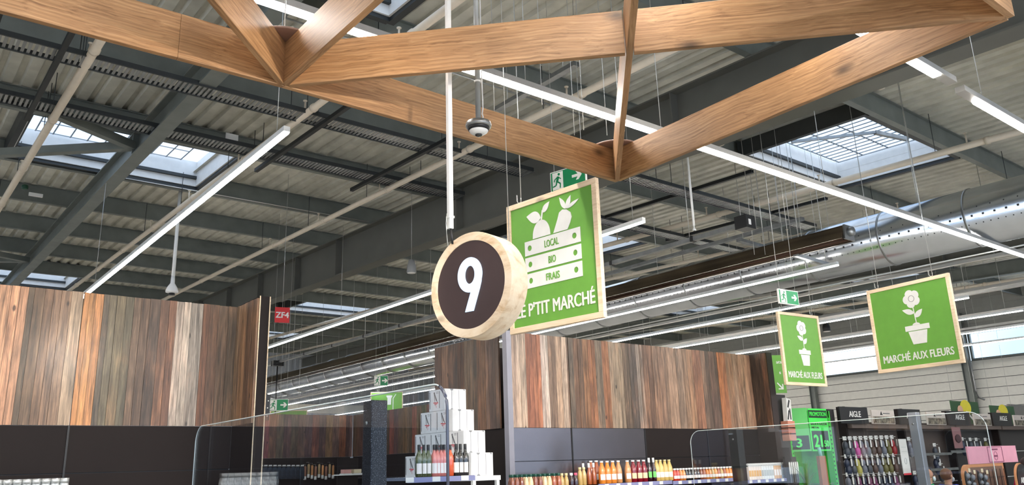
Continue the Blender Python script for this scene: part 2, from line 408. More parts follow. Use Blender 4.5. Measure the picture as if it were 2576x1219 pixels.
# right wall: pale sandwich panels laid level, a band of windows, siding above coloured darker for its backlit shade
WX = 32.2
M_GROOVE = mat('panel_groove', (96,96,92), .7)
def siding(y0, y1, z0, z1, step, m, name):
    mb = MB(); z = z0
    while z < z1-0.01:
        t = min(z+step, z1); mb.box(WX, WX+0.05, y0, y1, z+0.022, t); z = t
    o = struct(name, mb, m); MB().box(WX+0.03, WX+0.12, y0, y1, z0, z1).build('groove_backing', M_GROOVE, o); return o
siding(-8, 44.2, FLOOR, 3.2, 0.34, M_CREAMW, 'wall_right')
wr = bpy.data.objects['wall_right']
for nm, a in (('lower_panels', (10.6, 44.2, 3.2, 4.92)), ('lower_panels', (-8, 7.6, 3.2, 4.92))):
    mb = MB(); z = a[2]
    while z < a[3]-0.01:
        t = min(z+0.34, a[3]); mb.box(WX, WX+0.05, a[0], a[1], z+0.022, t); z = t
    mb.build(nm, M_CREAMW, wr); MB().box(WX+0.03, WX+0.12, a[0], a[1], a[2], a[3]).build('groove_backing', M_GROOVE, wr)
MB().box(WX, WX+0.12, 7.6, 10.6, 4.5, 4.92).build('lower_panels', M_CREAMW, wr)
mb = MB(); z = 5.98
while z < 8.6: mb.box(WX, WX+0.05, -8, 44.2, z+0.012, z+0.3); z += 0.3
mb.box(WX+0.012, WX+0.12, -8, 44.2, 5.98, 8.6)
mb.build('upper_sheet', mat('shaded_siding', (140,140,136), 0.5, 0.2), wr)
MB().box(WX, WX+0.12, 25, 44.2, 4.92, 5.98).build('upper_sheet', MATS['shaded_siding'], wr)
def window(name, y0, y1, z0, z1, rows):
    mb = MB(); f = 0.07
    mb.box(WX-0.04, WX+0.1, y0, y1, z0, z0+f); mb.box(WX-0.04, WX+0.1, y0, y1, z1-f, z1)
    mb.box(WX-0.04, WX+0.1, y0, y0+f, z0+f, z1-f); mb.box(WX-0.04, WX+0.1, y1-f, y1, z0+f, z1-f)
    for r in rows: mb.box(WX-0.02, WX+0.08, y0+f, y1-f, r-0.03, r+0.03)
    fr = struct(name, mb, M_STEEL)
    MB().box(WX+0.03, WX+0.04, y0+f, y1-f, z0+f, z1-f).build('pane', M_WINGL, fr)
window('window_1', 2, 12.85, 4.92, 5.98, [5.52]); window('window_2', 13.15, 19.2, 4.92, 5.98, [5.52]); window('window_3', 19.5, 25, 4.92, 5.98, [5.52])
window('window_4', 7.6, 10.6, 3.2, 4.5, [])
# left wall, glazed shop front below, and its sheet above (behind the viewer's left)
LX = -15.9
struct('wall_left', MB().box(LX-0.1, LX, -8, 44.2, 2.9, 8.6), M_CREAMW)
mb = MB()
for y in range(-8, 44, 4): mb.box(LX-0.08, LX, y-0.04, y+0.04, FLOOR, 2.9)
fr = struct('window_5', mb, M_STEEL); MB().box(LX-0.05, LX-0.04, -8, 44.2, FLOOR, 2.9).build('pane', M_WINGL, fr)

struct('added_front_wall', MB().box(22.4, 32.2, -8.1, -8.0, FLOOR, 6.9), mat('added_wall_grey', (84,82,80), .7))  # unseen partial wall, added and kept dark to shape reflections in the shelf panels

# ------------------------------------------------------------------ purlins, rafters, girders
k = 0; n = 0
for k in range(-2, 17):
    y = 0.33+2.6*k
    o = skew(MB().ibeam((-15.9, y, PB), (32.1, y, PB), 0.11, 0.37, 0.012, 0.01)).build('purlin', M_STEEL)
    if k >= 1:
        tag(o, f'grey steel purlin across the roof, {ORD[k-1]} row counting back from above the timber lattice', 'roof beam', 'roof purlins')
    else:
        tag(o, f'grey steel purlin outside the picture, {ORD[-k]} row behind the viewer', 'roof beam', 'roof purlins out of view')
def girder(name, X, w, zb, h, m, label, y0=-7.5, y1=44, tf=0.025, stiff=()):
    t = thing(name, label, 'beam', (X, y0, zb+SL*y0))
    mb = MB().ibeam((0, 0, 0), (0, y1-y0, SL*(y1-y0)), w, h, tf, 0.02); mb.build('web_and_flanges', m, t)
    for y in stiff:
        mb = MB().box(-w/2+0.01, w/2-0.01, y-y0-0.01, y-y0+0.01, tf, h-tf); mb.v = [(a, b, c+SL*b) for a, b, c in mb.v]; mb.build('stiffener', m, t)
    return t
girder('roof_girder', 8.78, 0.34, 5.66, 0.95, M_GIRD, 'huge dark steel roof girder running back behind the round number sign', stiff=(4.0, 6.9, 9.2, 12.4, 17.6, 20.0, 22.6, 25.2, 28))
girder('roof_girder', 19.6, 0.34, 5.66, 0.95, M_GIRD, 'far dark steel roof girder passing beneath the big round air duct', stiff=(5, 8, 12, 16, 20, 26))
girder('rafter', 2.95, 0.22, 6.2, 0.41, M_STEEL, 'slim grey steel rafter crossing under the left skylight', stiff=(13.25,))
girder('rafter', -8, 0.22, 6.2, 0.41, M_STEEL, 'slim grey steel rafter beyond the left edge of the picture')
girder('rafter', 25.2, 0.22, 6.2, 0.41, M_STEEL, 'slim grey steel rafter near the window wall on the right')
# wind bracing between rafter and eaves
def brace(p, q, label, w=0.13):
    mb = MB(); P = Vector(p); Q = Vector(q)
    mb.prism([(-w/2,-w/2),(w/2,-w/2),(w/2,-w/2+0.01),(-w/2+0.01,-w/2+0.01),(-w/2+0.01,w/2),(-w/2,w/2)], P, Q)
    tag(mb.build('wind_brace', M_STEEL), label, 'brace', 'wind braces by the left skylight')
A = (2.86, 13.25, 6.82)
d = Vector((0.88-2.9, 12.12-13.25, 0)); brace(A, tuple(Vector(A)+d*2.4+Vector((0,0,-.05))), 'grey steel wind brace slanting from the rafter up to the left edge, upper one')
d = Vector((1.2-2.84, 14.84-13.25, 0)); brace(A, tuple(Vector(A)+d*2.4+Vector((0,0,.1))), 'grey steel wind brace lying level across the left skylight')
B = (2.86, 23.4, 7.15)
brace(B, (0.2, 22.2, 7.1), 'small grey wind brace low at the left edge above the board wall')
brace(B, (0.2, 25.0, 7.2), 'small grey wind brace at left edge, lower arm of the far pair')
# columns on the right wall
for y, lb in ((13.0, 'grey steel column on the window wall below the large flower sign'), (19.35, 'grey steel column on the window wall below the narrow flower sign'), (2.0, 'grey steel column on the window wall outside the picture')):
    t = thing('wall_column', lb, 'column', (WX-0.22, y, FLOOR), 0)
    MB().prism([(-.11,-.13),(.11,-.13),(.11,-.11),(.01,-.11),(.01,.11),(.11,.11),(.11,.13),(-.11,.13),(-.11,.11),(-.01,.11),(-.01,-.11),(-.11,-.11)], (0,0,0), (0,0,6.9), up=(0,1,0)).build('shaft', M_STEEL, t)
    if y == 13.0: MB().tube([(-0.2,-.25,6.5),(-0.2,-.25,4.0),(-0.2,-.3,3.75),(-0.2,-.5,3.65)], 0.035, 8).build('drain_pipe', M_GALV, t)

# ------------------------------------------------------------------ skylights
SKL = ['skylight above the wind braces at the left', 'large skylight at the right with raised smoke vent grid', 'skylight at the top edge seen between lattice boards',
       'skylight beside the right edge of the market sign', 'far skylight right of the small red square sign', 'farthest skylight low beside the end of the left board wall',
       'far skylight just over the top of the left board wall', 'slatted skylight above the large flower sign', 'far skylight above the right board wall', 'slatted skylight beyond the large flower sign near the edge']
for i, (x0, x1, y0, y1) in enumerate(SKY):
    t = thing('skylight', SKL[i], 'skylight', (0, 0, 0), 0)
    H = 0.22
    mb = MB(); e = 0.03
    mb.box(x0-e, x0, y0, y1, PB+0.08, DECK+H).box(x1, x1+e, y0, y1, PB+0.08, DECK+H).box(x0-e, x1+e, y0-e, y0, PB+0.08, DECK+H).box(x0-e, x1+e, y1, y1+e, PB+0.08, DECK+H)
    skew(mb).build('upstand', M_WHITE, t)
    mb = MB(); f = 0.09
    mb.box(x0-f-e, x0-e, y0-f, y1+f, PB+0.02, PB+0.3).box(x1+e, x1+f+e, y0-f, y1+f, PB+0.02, PB+0.3).box(x0-e, x1+e, y0-f-e, y0-e, PB+0.02, PB+0.3).box(x0-e, x1+e, y1+e, y1+f+e, PB+0.02, PB+0.3)
    skew(mb).build('trim_frame', M_TRAYD, t)
    skew(MB().box(x0, x0+0.06, y0, y1, DECK-0.18, DECK-0.12).box(x0, x1, y1-0.06, y1, DECK-0.16, DECK-0.10)).build('gutter', M_TRAYD, t)
    skew(MB().box(x0-.05, x1+.05, y0-.05, y1+.05, DECK+H, DECK+H+0.02)).build('glazing', glass_mat('rooflight', (0.93, 0.96, 1.0, 1), 0.3), t)
    mb = MB(); g0 = DECK+H-0.06
    if i in (7, 9, 8):
        x = x0+0.1
        while x < x1-0.3: mb.box(x, x+0.22, y0, y1, g0, g0+0.02); x += 0.52
        mb.box(x0, x1, (y0+y1)/2-0.15, (y0+y1)/2+0.15, g0-0.05, g0)
        skew(mb).build('louvre_slats', M_TRAYD, t)
    else:
        gx1 = x1-0.35 if i != 1 else x1-0.1; gy0 = y0+0.05; gy1 = y1-0.1; x = x0+0.3; gw = 0.011 if i != 1 else 0.014
        nx = 9 if i != 1 else 16
        for q in range(nx+1):
            xx = x0+0.3+(gx1-x0-0.3)*q/nx; mb.box(xx-gw, xx+gw, gy0, gy1, g0, g0+0.012)
        for q in range(5):
            yy = gy0+(gy1-gy0)*q/4; mb.box(x0+0.3, gx1, yy-gw, yy+gw, g0+0.012, g0+0.024)
        skew(mb).build('safety_grid', mat('grid_grey',(150,156,164),.5,.3), t)
    if i == 1:
        skew(MB().bar((x0+0.5, y0+1.6, DECK-0.15), (x0+1.9, y0+0.75, DECK+0.1), 0.05, 0.05).bar((x0+1.9,y0+0.75,DECK+0.1),(x0+2.6,y0+0.5,DECK+0.05),0.07,0.07).bar((x0+0.3,y0+0.35,DECK+0.05),(x0+2.6,y0+0.35,DECK+0.05),0.03,0.03)).build('vent_opener', M_GALV, t)

# ------------------------------------------------------------------ sprinkler pipes
def hpipe(X, y0, y1, z, r, label, heads=True, slope=SL):
    t = thing('sprinkler_pipe', label, 'pipe', (X, y0, z+slope*y0))
    L = y1-y0; MB().tube([(0,0,0),(0,L,slope*L)], r, 12).build('pipe', M_PIPE, t)
    y = 1.3
    while y < L:
        c = (0, y, slope*y)
        MB().tube([(0,y-0.03,c[2]),(0,y+0.03,c[2])], r+0.012, 12).build('coupling' if (int(y*2) % 3) else 'clamp', M_PIPE, t)
        if y < 22:
            MB().tube([(0,y+0.8,c[2]+r*0.9+.026),(0,y+0.8,DECK-z-0.04+slope*y)], 0.006, 6).build('hanger_rod', M_TRAYD, t)
            if heads and y+0.3 < L: MB().tube([(0,y+0.3,c[2]+r),(0,y+0.3,c[2]+r+0.16)], 0.014, 6).lathe([(0.012,r+0.16),(0.03,r+0.17),(0.03,r+0.18)], (0,y+0.3,c[2])).build('sprinkler_head', M_PIPE, t)
        y += 2.6
for X, y0, y1, z, r, lb in ((1.57,-2,43,6.2,0.055,'thick cream sprinkler pipe crossing the left skylight'),(4.36,-2,43,6.2,0.05,'cream sprinkler pipe running beside the left strip light'),
        (7.03,-2,43,6.2,0.05,'cream sprinkler pipe ending behind the round number sign'),(10.02,-2,43,6.2,0.05,'cream sprinkler pipe tucked under the big dark girder'),
        (13.35,-2,43,6.2,0.055,'cream sprinkler pipe passing below the right skylight'),(16.3,-2,43,6.2,0.045,'cream sprinkler pipe just beyond the round air duct'),
        (22.2,-2,43,6.2,0.05,'cream sprinkler pipe beyond the far girder above the flower signs'),(26.2,-2,43,6.2,0.05,'far cream sprinkler pipe nearest the window wall')):
    hpipe(X, y0, y1, z, r, lb)

# ------------------------------------------------------------------ cable trays
def tray(p, q, wdt, label, m=None, rungs=True):
    P = Vector(p); Q = Vector(q); L = (Q-P).length; ang = math.atan2(Q.y-P.y, Q.x-P.x); sl = (Q.z-P.z)/L
    t = thing('cable_tray', label, 'cable tray', p, ang)
    for sgn in (-1, 1): MB().prism([(-.012,-.03),(.012,-.03),(.012,.035),(-.012,.035)], (0,sgn*wdt/2,0), (L,sgn*wdt/2,sl*L)).build('side_rail', M_TRAYD, t)
    mb = MB(); x = 0.03
    while x < L: mb.box(x, x+0.035, -wdt/2+.012, wdt/2-.012, -0.02+sl*x, -0.014+sl*x); x += 0.062
    mb.build('slotted_bed', m or M_GALV, t)
    x = 1.5
    while x < L:
        for sg in (-1,1): MB().tube([(x,sg*(wdt/2+.02),sl*x-0.03),(x,sg*(wdt/2+.02),0.45+sl*x)], 0.006, 5).build('hanger_rod', M_TRAYD, t)
        x += 3
def zt(y, z=6.3): return z+SL*y
tray((-3,10.05,zt(10.05,6.2)),(8.5,10.05,zt(10.05,6.2)),0.34,'slotted cable tray along the roof just behind the lattice board')
tray((-3,12.1,zt(12.1)),(8.5,12.1,zt(12.1)),0.34,'slotted cable tray at the near edge of the left skylight')
tray((9.3,8.95,zt(8.95,6.1)),(15.5,8.95,zt(8.95,6.1)),0.3,'pale slotted cable tray beyond the big girder right of the market sign')
tray((9.3,11.2,zt(11.2,6.1)),(18,11.2,zt(11.2,6.1)),0.3,'grey cable tray beyond the big girder above the heater')
for X, y0, y1, lb in ((0.56,8.6,13,'black channel bar crossing the trays at the left edge'),(1.25,9.0,12.3,'black channel bar beside the thick cream pipe'),(4.63,8.6,12.5,'long black channel bar right of the left strip light'),(6.4,8.6,12.5,'black channel bar behind the number sign pole'),
        (11.4,7.5,11.6,'dark channel bar crossing the trays beyond the girder'),(13.9,7.6,11.6,'dark channel bar over the far end of the heater')):
    mb = MB().prism([(-.03,-.03),(.03,-.03),(.03,.03),(.02,.03),(.02,-.02),(-.02,-.02),(-.02,.03),(-.03,.03)], (X,y0,zt(y0,6.12)), (X,y1,zt(y1,6.12)))
    tag(mb.build('channel_bar', mat('black_steel', (34,36,36), 0.5, 0.5)), lb, 'metal bar', 'channel bars under the cable trays')
# slim conduit along the purlins
for y, lb in ((8.3,'thin white conduit along the purlin behind the lattice'),(13.05,'thin white conduit along the purlin at the left skylight edge'),(15.72,'thin white conduit along the purlin below the left skylight')):
    tag(MB().tube([(3.2,y,zt(y,6.6)),(8.5,y,zt(y,6.6))], 0.013, 8).build('conduit', M_WIRE), lb, 'conduit', 'conduits along the purlins')

# ------------------------------------------------------------------ round air duct, heater, bus bars
t = thing('air_duct', 'huge shiny round galvanised air duct with perforations and bands', 'duct', (14.0, -4, 5.345)); DL = 45.0
M_DUCT = mat('duct_steel', (186,190,194), 0.2, 0.92, noise=0.05, nscale=3)
MB().tube([(0,0,0),(0,DL,0)], 0.485, 40).build('duct_skin', M_DUCT, t)
y = 0.4
while y < DL: MB().tube([(0,y,0),(0,y+0.03,0)], 0.50, 40).build('joint_band', M_GALV, t); y += 1.45
mb = MB()
for ang, st in ((190,0.17),(206,0.11),(174,0.2)):
    a = math.radians(ang); rr = 0.4885; c = (math.cos(a)*rr, math.sin(a)*rr); tg = (-math.sin(a), math.cos(a)); y = 0.5; s = 0.016 if ang == 190 else 0.008
    while y < 26:
        mb.add([(c[0]-tg[0]*s, y-s, c[1]-tg[1]*s),(c[0]-tg[0]*s, y+s, c[1]-tg[1]*s),(c[0]+tg[0]*s, y+s, c[1]+tg[1]*s),(c[0]+tg[0]*s, y-s, c[1]+tg[1]*s)], [(0,1,2,3)]); y += st
mb.build('perforations', M_BLACK, t)['kind'] = 'stuff'
for y in range(2, 44, 4): MB().tube([(0,y,0.5),(0,y,1.66+SL*(y-4))], 0.006, 5).build('hanging_rod', M_WIRE, t)
tag(MB().tube([(12.9,-3,5.2),(12.9,2.9,5.2),(12.9,3.02,5.2)],[0.2,0.2,0.12],24).build('branch_duct', M_DUCT), 'smaller galvanised duct end in front of the big duct at right edge', 'duct')
M_BRZ = mat('bronze_steel', (112,100,86), 0.25, 0.9, noise=0.2, nscale=2, stretch=(1,0.2,6))
t = thing('radiant_heater', 'long dark bronze tube heater hood running back under the round duct', 'heater', (12.0, 6.3, 5.05)); HL = 36.0
hood = [(-.20,-.10),(-.18,-.10),(-.11,.10),(.11,.10),(.18,-.10),(.20,-.10),(.12,.12),(-.12,.12)]
MB().prism(hood, (0,0,0), (0,HL,0)).build('reflector_hood', M_BRZ, t)
for dx in (-.09, .09): MB().tube([(dx,0.05,-.06),(dx,HL,-.06)], 0.04, 12).build('heating_tube', mat('dark_burnt_tube', (74,54,44), 0.3, 0.8), t)
MB().prism([(-.15,-.11),(.15,-.11),(.12,.13),(-.12,.13)], (0,-.03,0), (0,0,0)).build('end_plate', M_GALV, t)
MB().tube([(0,-.10,.02),(0,-.03,.02)], 0.075, 18).build('burner_port', M_GALV, t)
for y in range(1, 36, 3): MB().tube([(0,y,0.12),(0,y,1.93+SL*(y+6.3))], 0.005, 5).build('suspension_chain', M_WIRE, t)
def busbar(X, z, y0, y1, label, wdt=0.09, h=0.07, box_y=None, step=1.9):
    t = thing('bus_bar', label, 'bus bar', (X, y0, z))
    MB().box(-wdt/2, wdt/2, 0, y1-y0, -h/2, h/2).build('trunking', M_GALV, t)
    for q in range(1, int(y1-y0), 4): MB().tube([(0,q,h/2),(0,q,DECK-z+SL*(y0+q))], .006, 5).build('rod', M_WIRE, t)
    y = 0.9
    while y < y1-y0: MB().box(-wdt/2-.006, wdt/2+.006, y, y+0.06, -h/2-.006, h/2+.006).build('joint', M_BLACK, t); y += step
    return t
bz = 5.2
b1 = busbar(10.55, bz, 7.3, 30, 'grey bus bar trunking with black joints running back past the number sign')
MB().box(-.12,.12,-.22,0,-.09,.12).build('end_box', M_BLACK, b1); MB().box(-.06,.0,-.225,-.22,-.04,.05).build('socket', M_WHITE, b1)
def tilt_rail(p, q, label, w_=0.1, m=M_GALV):
    t = thing('support_rail', label, 'rail', p, 0, 'galvanised rails in the roof'); v = tuple(Vector(q)-Vector(p)); MB().bar((0,0,0), v, w_, 0.06).build('rail', m, t)
    for k in (.15,.85): a = tuple(c*k for c in v); MB().tube([a,(a[0],a[1],DECK+SL*(p[1]+a[1])-p[2])], .006, 5).build('rod', M_WIRE, t)
tilt_rail(tuple(at_z(1858,603,5.6)), tuple(at_z(1935,625,5.6)), 'short galvanised rail crossing above the heater')
tilt_rail(tuple(at_z(2000,640,4.95)), tuple(at_z(2092,668,4.95)), 'short galvanised bracket holding the strip light below the duct', 0.07)
tilt_rail(tuple(at_z(1450,160,6.3,SL)), tuple(at_z(1250,275,6.3,SL)), 'blue-lit galvanised rail seen above the dome camera', 0.09)
q = at_z(1700,640,5.75)
tilt_rail((float(q[0]),7.5,5.75), (float(q[0]),14,5.75), 'perforated galvanised rail between bus bar and heater', 0.1)

# ------------------------------------------------------------------ strip lights
def strip_light(p, q, label, w_=0.064, wires=(), cap0=0.0, cap1=0.0, group='LED strip lights'):
    P = Vector(p); Q = Vector(q); L = (Q-P).length; ang = math.atan2(Q.y-P.y, Q.x-P.x)
    t = thing('strip_light', label, 'strip light', p, ang, group)
    MB().box(0, L, -w_/2, w_/2, 0.0, 0.055).build('housing', M_WHITE if w_ < .07 else mat('alu_housing', (170,168,164), 0.4, 0.3), t)
    MB().box(cap0, L-cap1, -w_/2+.008, w_/2-.008, -0.018, 0.0).build('diffuser', M_LED, t)
    for x in wires: MB().tube([(x,0,0.055),(x,0,(DECK if abs(P.x-2.85) > .01 else 6.2)-P.z+SL*(P.y+x*math.sin(ang)))], 0.004, 5).build('suspension_wire', M_WIRE, t)
    return t
LZ = 4.8
for X, y0, y1, lb, ws in ((2.85,6.94,43,'bright strip light slanting down to the left board wall',(0.25,8)),(8.05,7.08,43,'strip light that runs back behind the number sign from the market sign',(0.2,9)),
        (12.85,7.0,43,'strip light just under the round duct, ending at the galvanised bracket',(1,6)),(15.7,8.0,43,'strip light passing behind the exit sign on the right',(3,8)),
        (18.2,7.1,43,'strip light ending just past the large flower sign, second beyond the duct',(2,7)),(21.1,7.1,43,'strip light between the flower signs, third beyond the duct',(2,)),
        (23.7,8.0,43,'strip light above the wall windows, farthest of the lines',(2,))):
    strip_light((X,y0,LZ),(X,y1,LZ), lb, wires=ws)
strip_light((26.4,7,LZ),(26.4,36,LZ), 'strip light nearest to the window wall')
strip_light((-0.6,4.87,LZ-.025),(18.5,4.87,LZ-.025), 'long strip light slanting across the roof behind the lattice', 0.085, (1.2,3.1,6.5,9.5,12))
strip_light((-2,2.62,LZ-.025),(7.22,2.62,LZ-.025), 'short end of strip light under the right lattice board', 0.085, (8.6,), cap1=0.3)
strip_light((7.45,2.65,LZ-.025),(20,2.65,LZ-.025), 'bright strip light at the upper right edge', 0.085, (0.5,), cap0=0.33)
for y in (-0.5,-4): strip_light((-12,y,LZ),(26,y,LZ), f'added strip light running sideways {("just above","well behind")[y < -2]} the viewer', 0.085, group='added strip lights out of view')  # unseen strips, added only for their light
for X in (-2.4,-7.6,-12.6): strip_light((X,1,LZ),(X,34,LZ), f'added strip light outside the picture, {ORD[int(-(X+2.4)/5)]} line to the left', group='added strip lights out of view')  # more unseen strips added to light the shop from the left


for X, z, y0, y1, lb in ((16.95,5.3,5,40,'pale rail between the duct and the far girder'),(18.9,5.0,4,38,'pale rail left of the far girder'),(20.4,5.35,3,36,'pale rail right of the far girder above the exit sign'),
        (22.6,5.1,3,34,'pale rail above the narrow flower sign'),(24.7,5.4,2,32,'pale rail crossing behind the large flower sign'),(27.8,5.5,2,30,'pale rail near the window wall')):
    t = thing('cable_rail', lb, 'rail', (X, y0, z), 0, 'pale cable rails in the far bays'); MB().box(-.05,.05,0,y1-y0,-.03,.03).build('trunking', mat('pale_rail',(178,176,170),.5,.2), t)
    for y in range(1, int(y1-y0), 4): MB().tube([(0,y,.03),(0,y,DECK-z-.0+SL*(y0+y))], .006, 5).build('rod', M_WIRE, t)
tag(MB().tube([(14.3,2,4.80),(14.3,40,4.80)], .014, 8).build('cable_rail', M_WIRE), 'thin bright rail along the underside of the big round duct', 'rail')
# track spotlights above the viewer, aimed at the board walls
def spotlight(loc, target, watt, label, ang=50, col=(1.0,.9,.78)):
    t = thing('track_spotlight', label, 'spotlight', loc, 0, 'track spotlights above the viewer'); d = (Vector(target)-Vector(loc)).normalized()
    MB().tube([(-d.x*.09,-d.y*.09,-d.z*.09),(0,0,0),tuple(d*.06)], .045, 16).build('can', M_WHITE, t); MB().tube([(0,0,.03),(0,0,.4)], .008, 6).build('stem', M_WHITE, t)
    MB().tube([tuple(d*.061),tuple(d*.066)], .04, 16).build('lens', mat('spot_lens',(255,236,208),.4,emit=40), t)
    ld = bpy.data.lights.new('spot','SPOT'); ld.energy = watt; ld.spot_size = math.radians(ang); ld.spot_blend = .7; ld.shadow_soft_size = .04; ld.color = col
    lo = bpy.data.objects.new('spot_lamp', ld); COL.objects.link(lo); lo.parent = t; lo.location = tuple(d*.08); lo.rotation_euler = d.to_track_quat('-Z','Y').to_euler()
p = at_y(157,892,8.33); mz = CAMZ+(float(p[2])-CAMZ)*(16.66-1.0)/8.33; mx_ = float(p[0])*(16.66-1.0)/8.33
print('mirror lamp', mx_, mz)
spotlight((mx_,1.0,mz), tuple(p), 170, 'spotlight aimed at the left board wall')
spotlight((-.6,1.0,mz), (.2,8.3,2.7), 130, 'spotlight aimed at the left end of the board wall')
spotlight((3.4,.2,4.3), (7.6,8.2,2.6), 400, 'spotlight aimed at the pale end of the centre board wall')
spotlight((6.2,.2,4.3), (9.8,8.2,2.6), 380, 'spotlight aimed at the right half of the centre board wall')
spotlight((3.9,.6,4.2), (5.7,7.9,2.1), 25, 'spotlight aimed at the white cartons', 30)

# ================================================================== TIMBER LATTICE
def roofz(y): return DECK+SL*y+0.002
ZB, BH = 4.07, 0.30
HB = float(at_y(1480,347,4.72)[2]) - ZB      # board height read off near the second node
BH = 0.30
N1 = (1.887,4.69); N2 = (5.085,4.755); N3 = (5.0,1.43); N4 = (1.91,1.43); N5 = (-1.31,1.43)
def board(p, q, label, th=0.042, e0=0.0, e1=0.0):
    P = Vector((p[0],p[1],0)); Q = Vector((q[0],q[1],0)); d = (Q-P).normalized(); P += d*e0; Q -= d*e1; L = (Q-P).length
    o = MB().box(-L/2, L/2, -th/2, th/2, 0, BH).build('lattice_board', M_LAT, loc=((P.x+Q.x)/2,(P.y+Q.y)/2,ZB), bevel=0.003)
    o.rotation_euler = (0,0,math.atan2(d.y,d.x)); return tag(o, label, 'timber board', 'boards of the hanging timber lattice')
sx = 1.21
board((-4.5,4.80),(sx,4.702),'oak lattice board reaching the upper left corner of the picture')
board((sx,4.702),N1,'short oak lattice board between the seam and the left node', e0=0.001)
board(N1,N2,'oak lattice board between the two nodes behind the dome camera')
board(N1,N5,'oak lattice board rising up left from the left node', e0=0.03)
board(N1,N4,'broad oak lattice board rising up right from the left node', e0=0.03)
def isect(a,b,c,d):
    a,b,c,d = (Vector(v) for v in (a,b,c,d)); r = b-a; s_ = d-c; k = (c-a).cross(s_)/r.cross(s_); return tuple(a+r*k)
XC = isect(N1,N3,N2,N4)
board(N1,XC,'long oak lattice diagonal from the left node to the crossing, hiding the camera pole', e0=0.04, e1=0.028)
board(XC,N3,'long oak lattice diagonal from the crossing to the right corner', e0=0.028, e1=0.03)
board(N2,N4,'oak lattice diagonal seen edge on, crossing in front of the long one', e0=0.03)
board(N2,N3,'oak lattice board along the lower right from the tip to the right corner', e0=0.022, e1=0.022)
board(N3,N4,'oak lattice board with its end in the upper right corner', e0=0.0, e1=0.03)
board(N5,N4,'oak lattice board above the viewer outside the picture', e0=0.03, e1=0.03)
for nd, lb in ((N1,'round brown plate on top of the left lattice node'),(N2,'round brown plate on top of the right lattice node')):
    tag(MB().lathe([(0.235,0),(0.24,0.004),(0.24,0.012),(0.235,0.016)], (0,0,0), 40).build('node_plate', mat('plate_brown',(132,100,84),0.5), loc=(nd[0],nd[1],ZB+BH)), lb, 'plate')
def wire(p, q, label, r=0.004, m=None, grp=None, name='hanging_wire'):
    return tag(MB().tube([p,q], r, 6).build(name, m or M_WIRE), label, 'wire', grp)
wire((N1[0],N1[1]+.03,ZB+BH+.02),(N1[0],N1[1]+.03,roofz(4.7)),'twisted wire rising from the left node plate')
wire((N2[0]+.2,N2[1]+.1,ZB+BH+.02),(N2[0]+.2,N2[1]+.1,roofz(4.7)),'steel wire rising beside the right node plate')
cw = [(1327,160,4.9,'first'),(1367,155,5.0,'second'),(1470,170,5.2,'fourth'),(1445,175,5.4,'third'),(1527,160,5.2,'fifth'),(1245,190,5.6,'leftmost')]
for i,(x,y,Y,lb) in enumerate(cw):
    p = at_y(x,340 if i!=2 else 355,Y); wire((p[0],p[1],max(p[2],4.75)),(p[0],p[1],roofz(Y)),f'{lb} thin steel wire hanging between the dome camera and the edge-on board',0.0035)
for i,x in enumerate((1898,1925,1950,1975,2060,2095)):
    Y = 7.6; p = at_y(x,640,Y); wire((p[0],p[1],p[2]),(p[0],p[1],roofz(Y)),f'{ORD[i]} slack steel wire from the left beneath the right skylight',0.004)

# ================================================================== HANGING SIGNS
def hanging_sign(loc, rz, W, H, label, wires, deep=0.045, fw=0.05):
    t = thing('hanging_sign', label, 'sign', loc, rz)      # loc: middle of the sign
    w2, h2 = W/2, H/2; d = deep/2
    for a_,b_ in ((h2-fw,h2),(-h2,-h2+fw)): MB().box(-w2,w2,-d,d,a_,b_).build('frame_rail', M_PINE, t, bevel=0.003)
    for a_,b_ in ((-w2,-w2+fw),(w2-fw,w2)): MB().box(a_,b_,-d,d,-h2+fw,h2-fw).build('frame_stile', M_PINE, t, bevel=0.003)
    MB().box(-w2+fw,w2-fw,-d+.012,d-.012,-h2+fw,h2-fw).build('panel', M_GREEN, t)
    for x, top in wires:
        top = roofz(loc[1])-loc[2]
        MB().tube([(x,0,h2+.05),(x,0,top)], 0.005, 6).tube([(x-.05,0,h2+.09),(x-.05,0,h2+.03),(x-.03,0,h2+.005),(x,0,h2+.012),(x,0,h2+.06)], 0.005, 6).build('hook_and_wire', M_WIRE, t)
    return t, -d+.012-.003, W-2*fw, H-2*fw
s1 = (4.551,5.075,3.349)
t, fy, pw, ph = hanging_sign(s1, math.radians(-83.03), 1.066, 1.2, 'big green market sign with fruit crate and pine frame beside the number sign', ((-.36, 0),))
def P(u,v): return ((u-.5)*pw, (v-.5)*ph)
def pl(pts): return [P(*p) for p in pts]
for (v0,v1,word) in ((.572,.692,'LOCAL'),(.437,.555,'BIO'),(.300,.420,'FRAIS')):
    mb_ = [pl(rect(.17,v0,.845,v1))]
    for u in (.232,.775): mb_.append([((u-.5)*pw+math.cos(a)*.024, ((v0+v1)/2-.5)*ph+math.sin(a)*.026) for a in [2*PI*i/20 for i in range(20)]])
    flat(mb_, M_OFFW, 'crate_slat', t, (0,fy,0))
    c = P(.505,(v0+v1)/2); text(word, M_GREEN, 'lettering', t, (c[0],fy-.004,c[1]-.033), {'LOCAL':.165,'BIO':.085,'FRAIS':.155}[word], .066, bold=0.012)
flat([pl([(.275,.70)]+[(.385+math.cos(PI-PI*i/16)*.108,.715+math.sin(PI-PI*i/16)*.128) for i in range(17)]+[(.495,.70)])], M_OFFW, 'turnip', t, (0,fy,0))
for q_ in (leaf((.385,.86),(.205,.905),.10), strip((.385,.82),(.41,.92),.018), leaf((.405,.90),(.50,.975),.055)): flat([pl(q_)], M_OFFW, 'turnip_leaf', t, (0,fy,0))
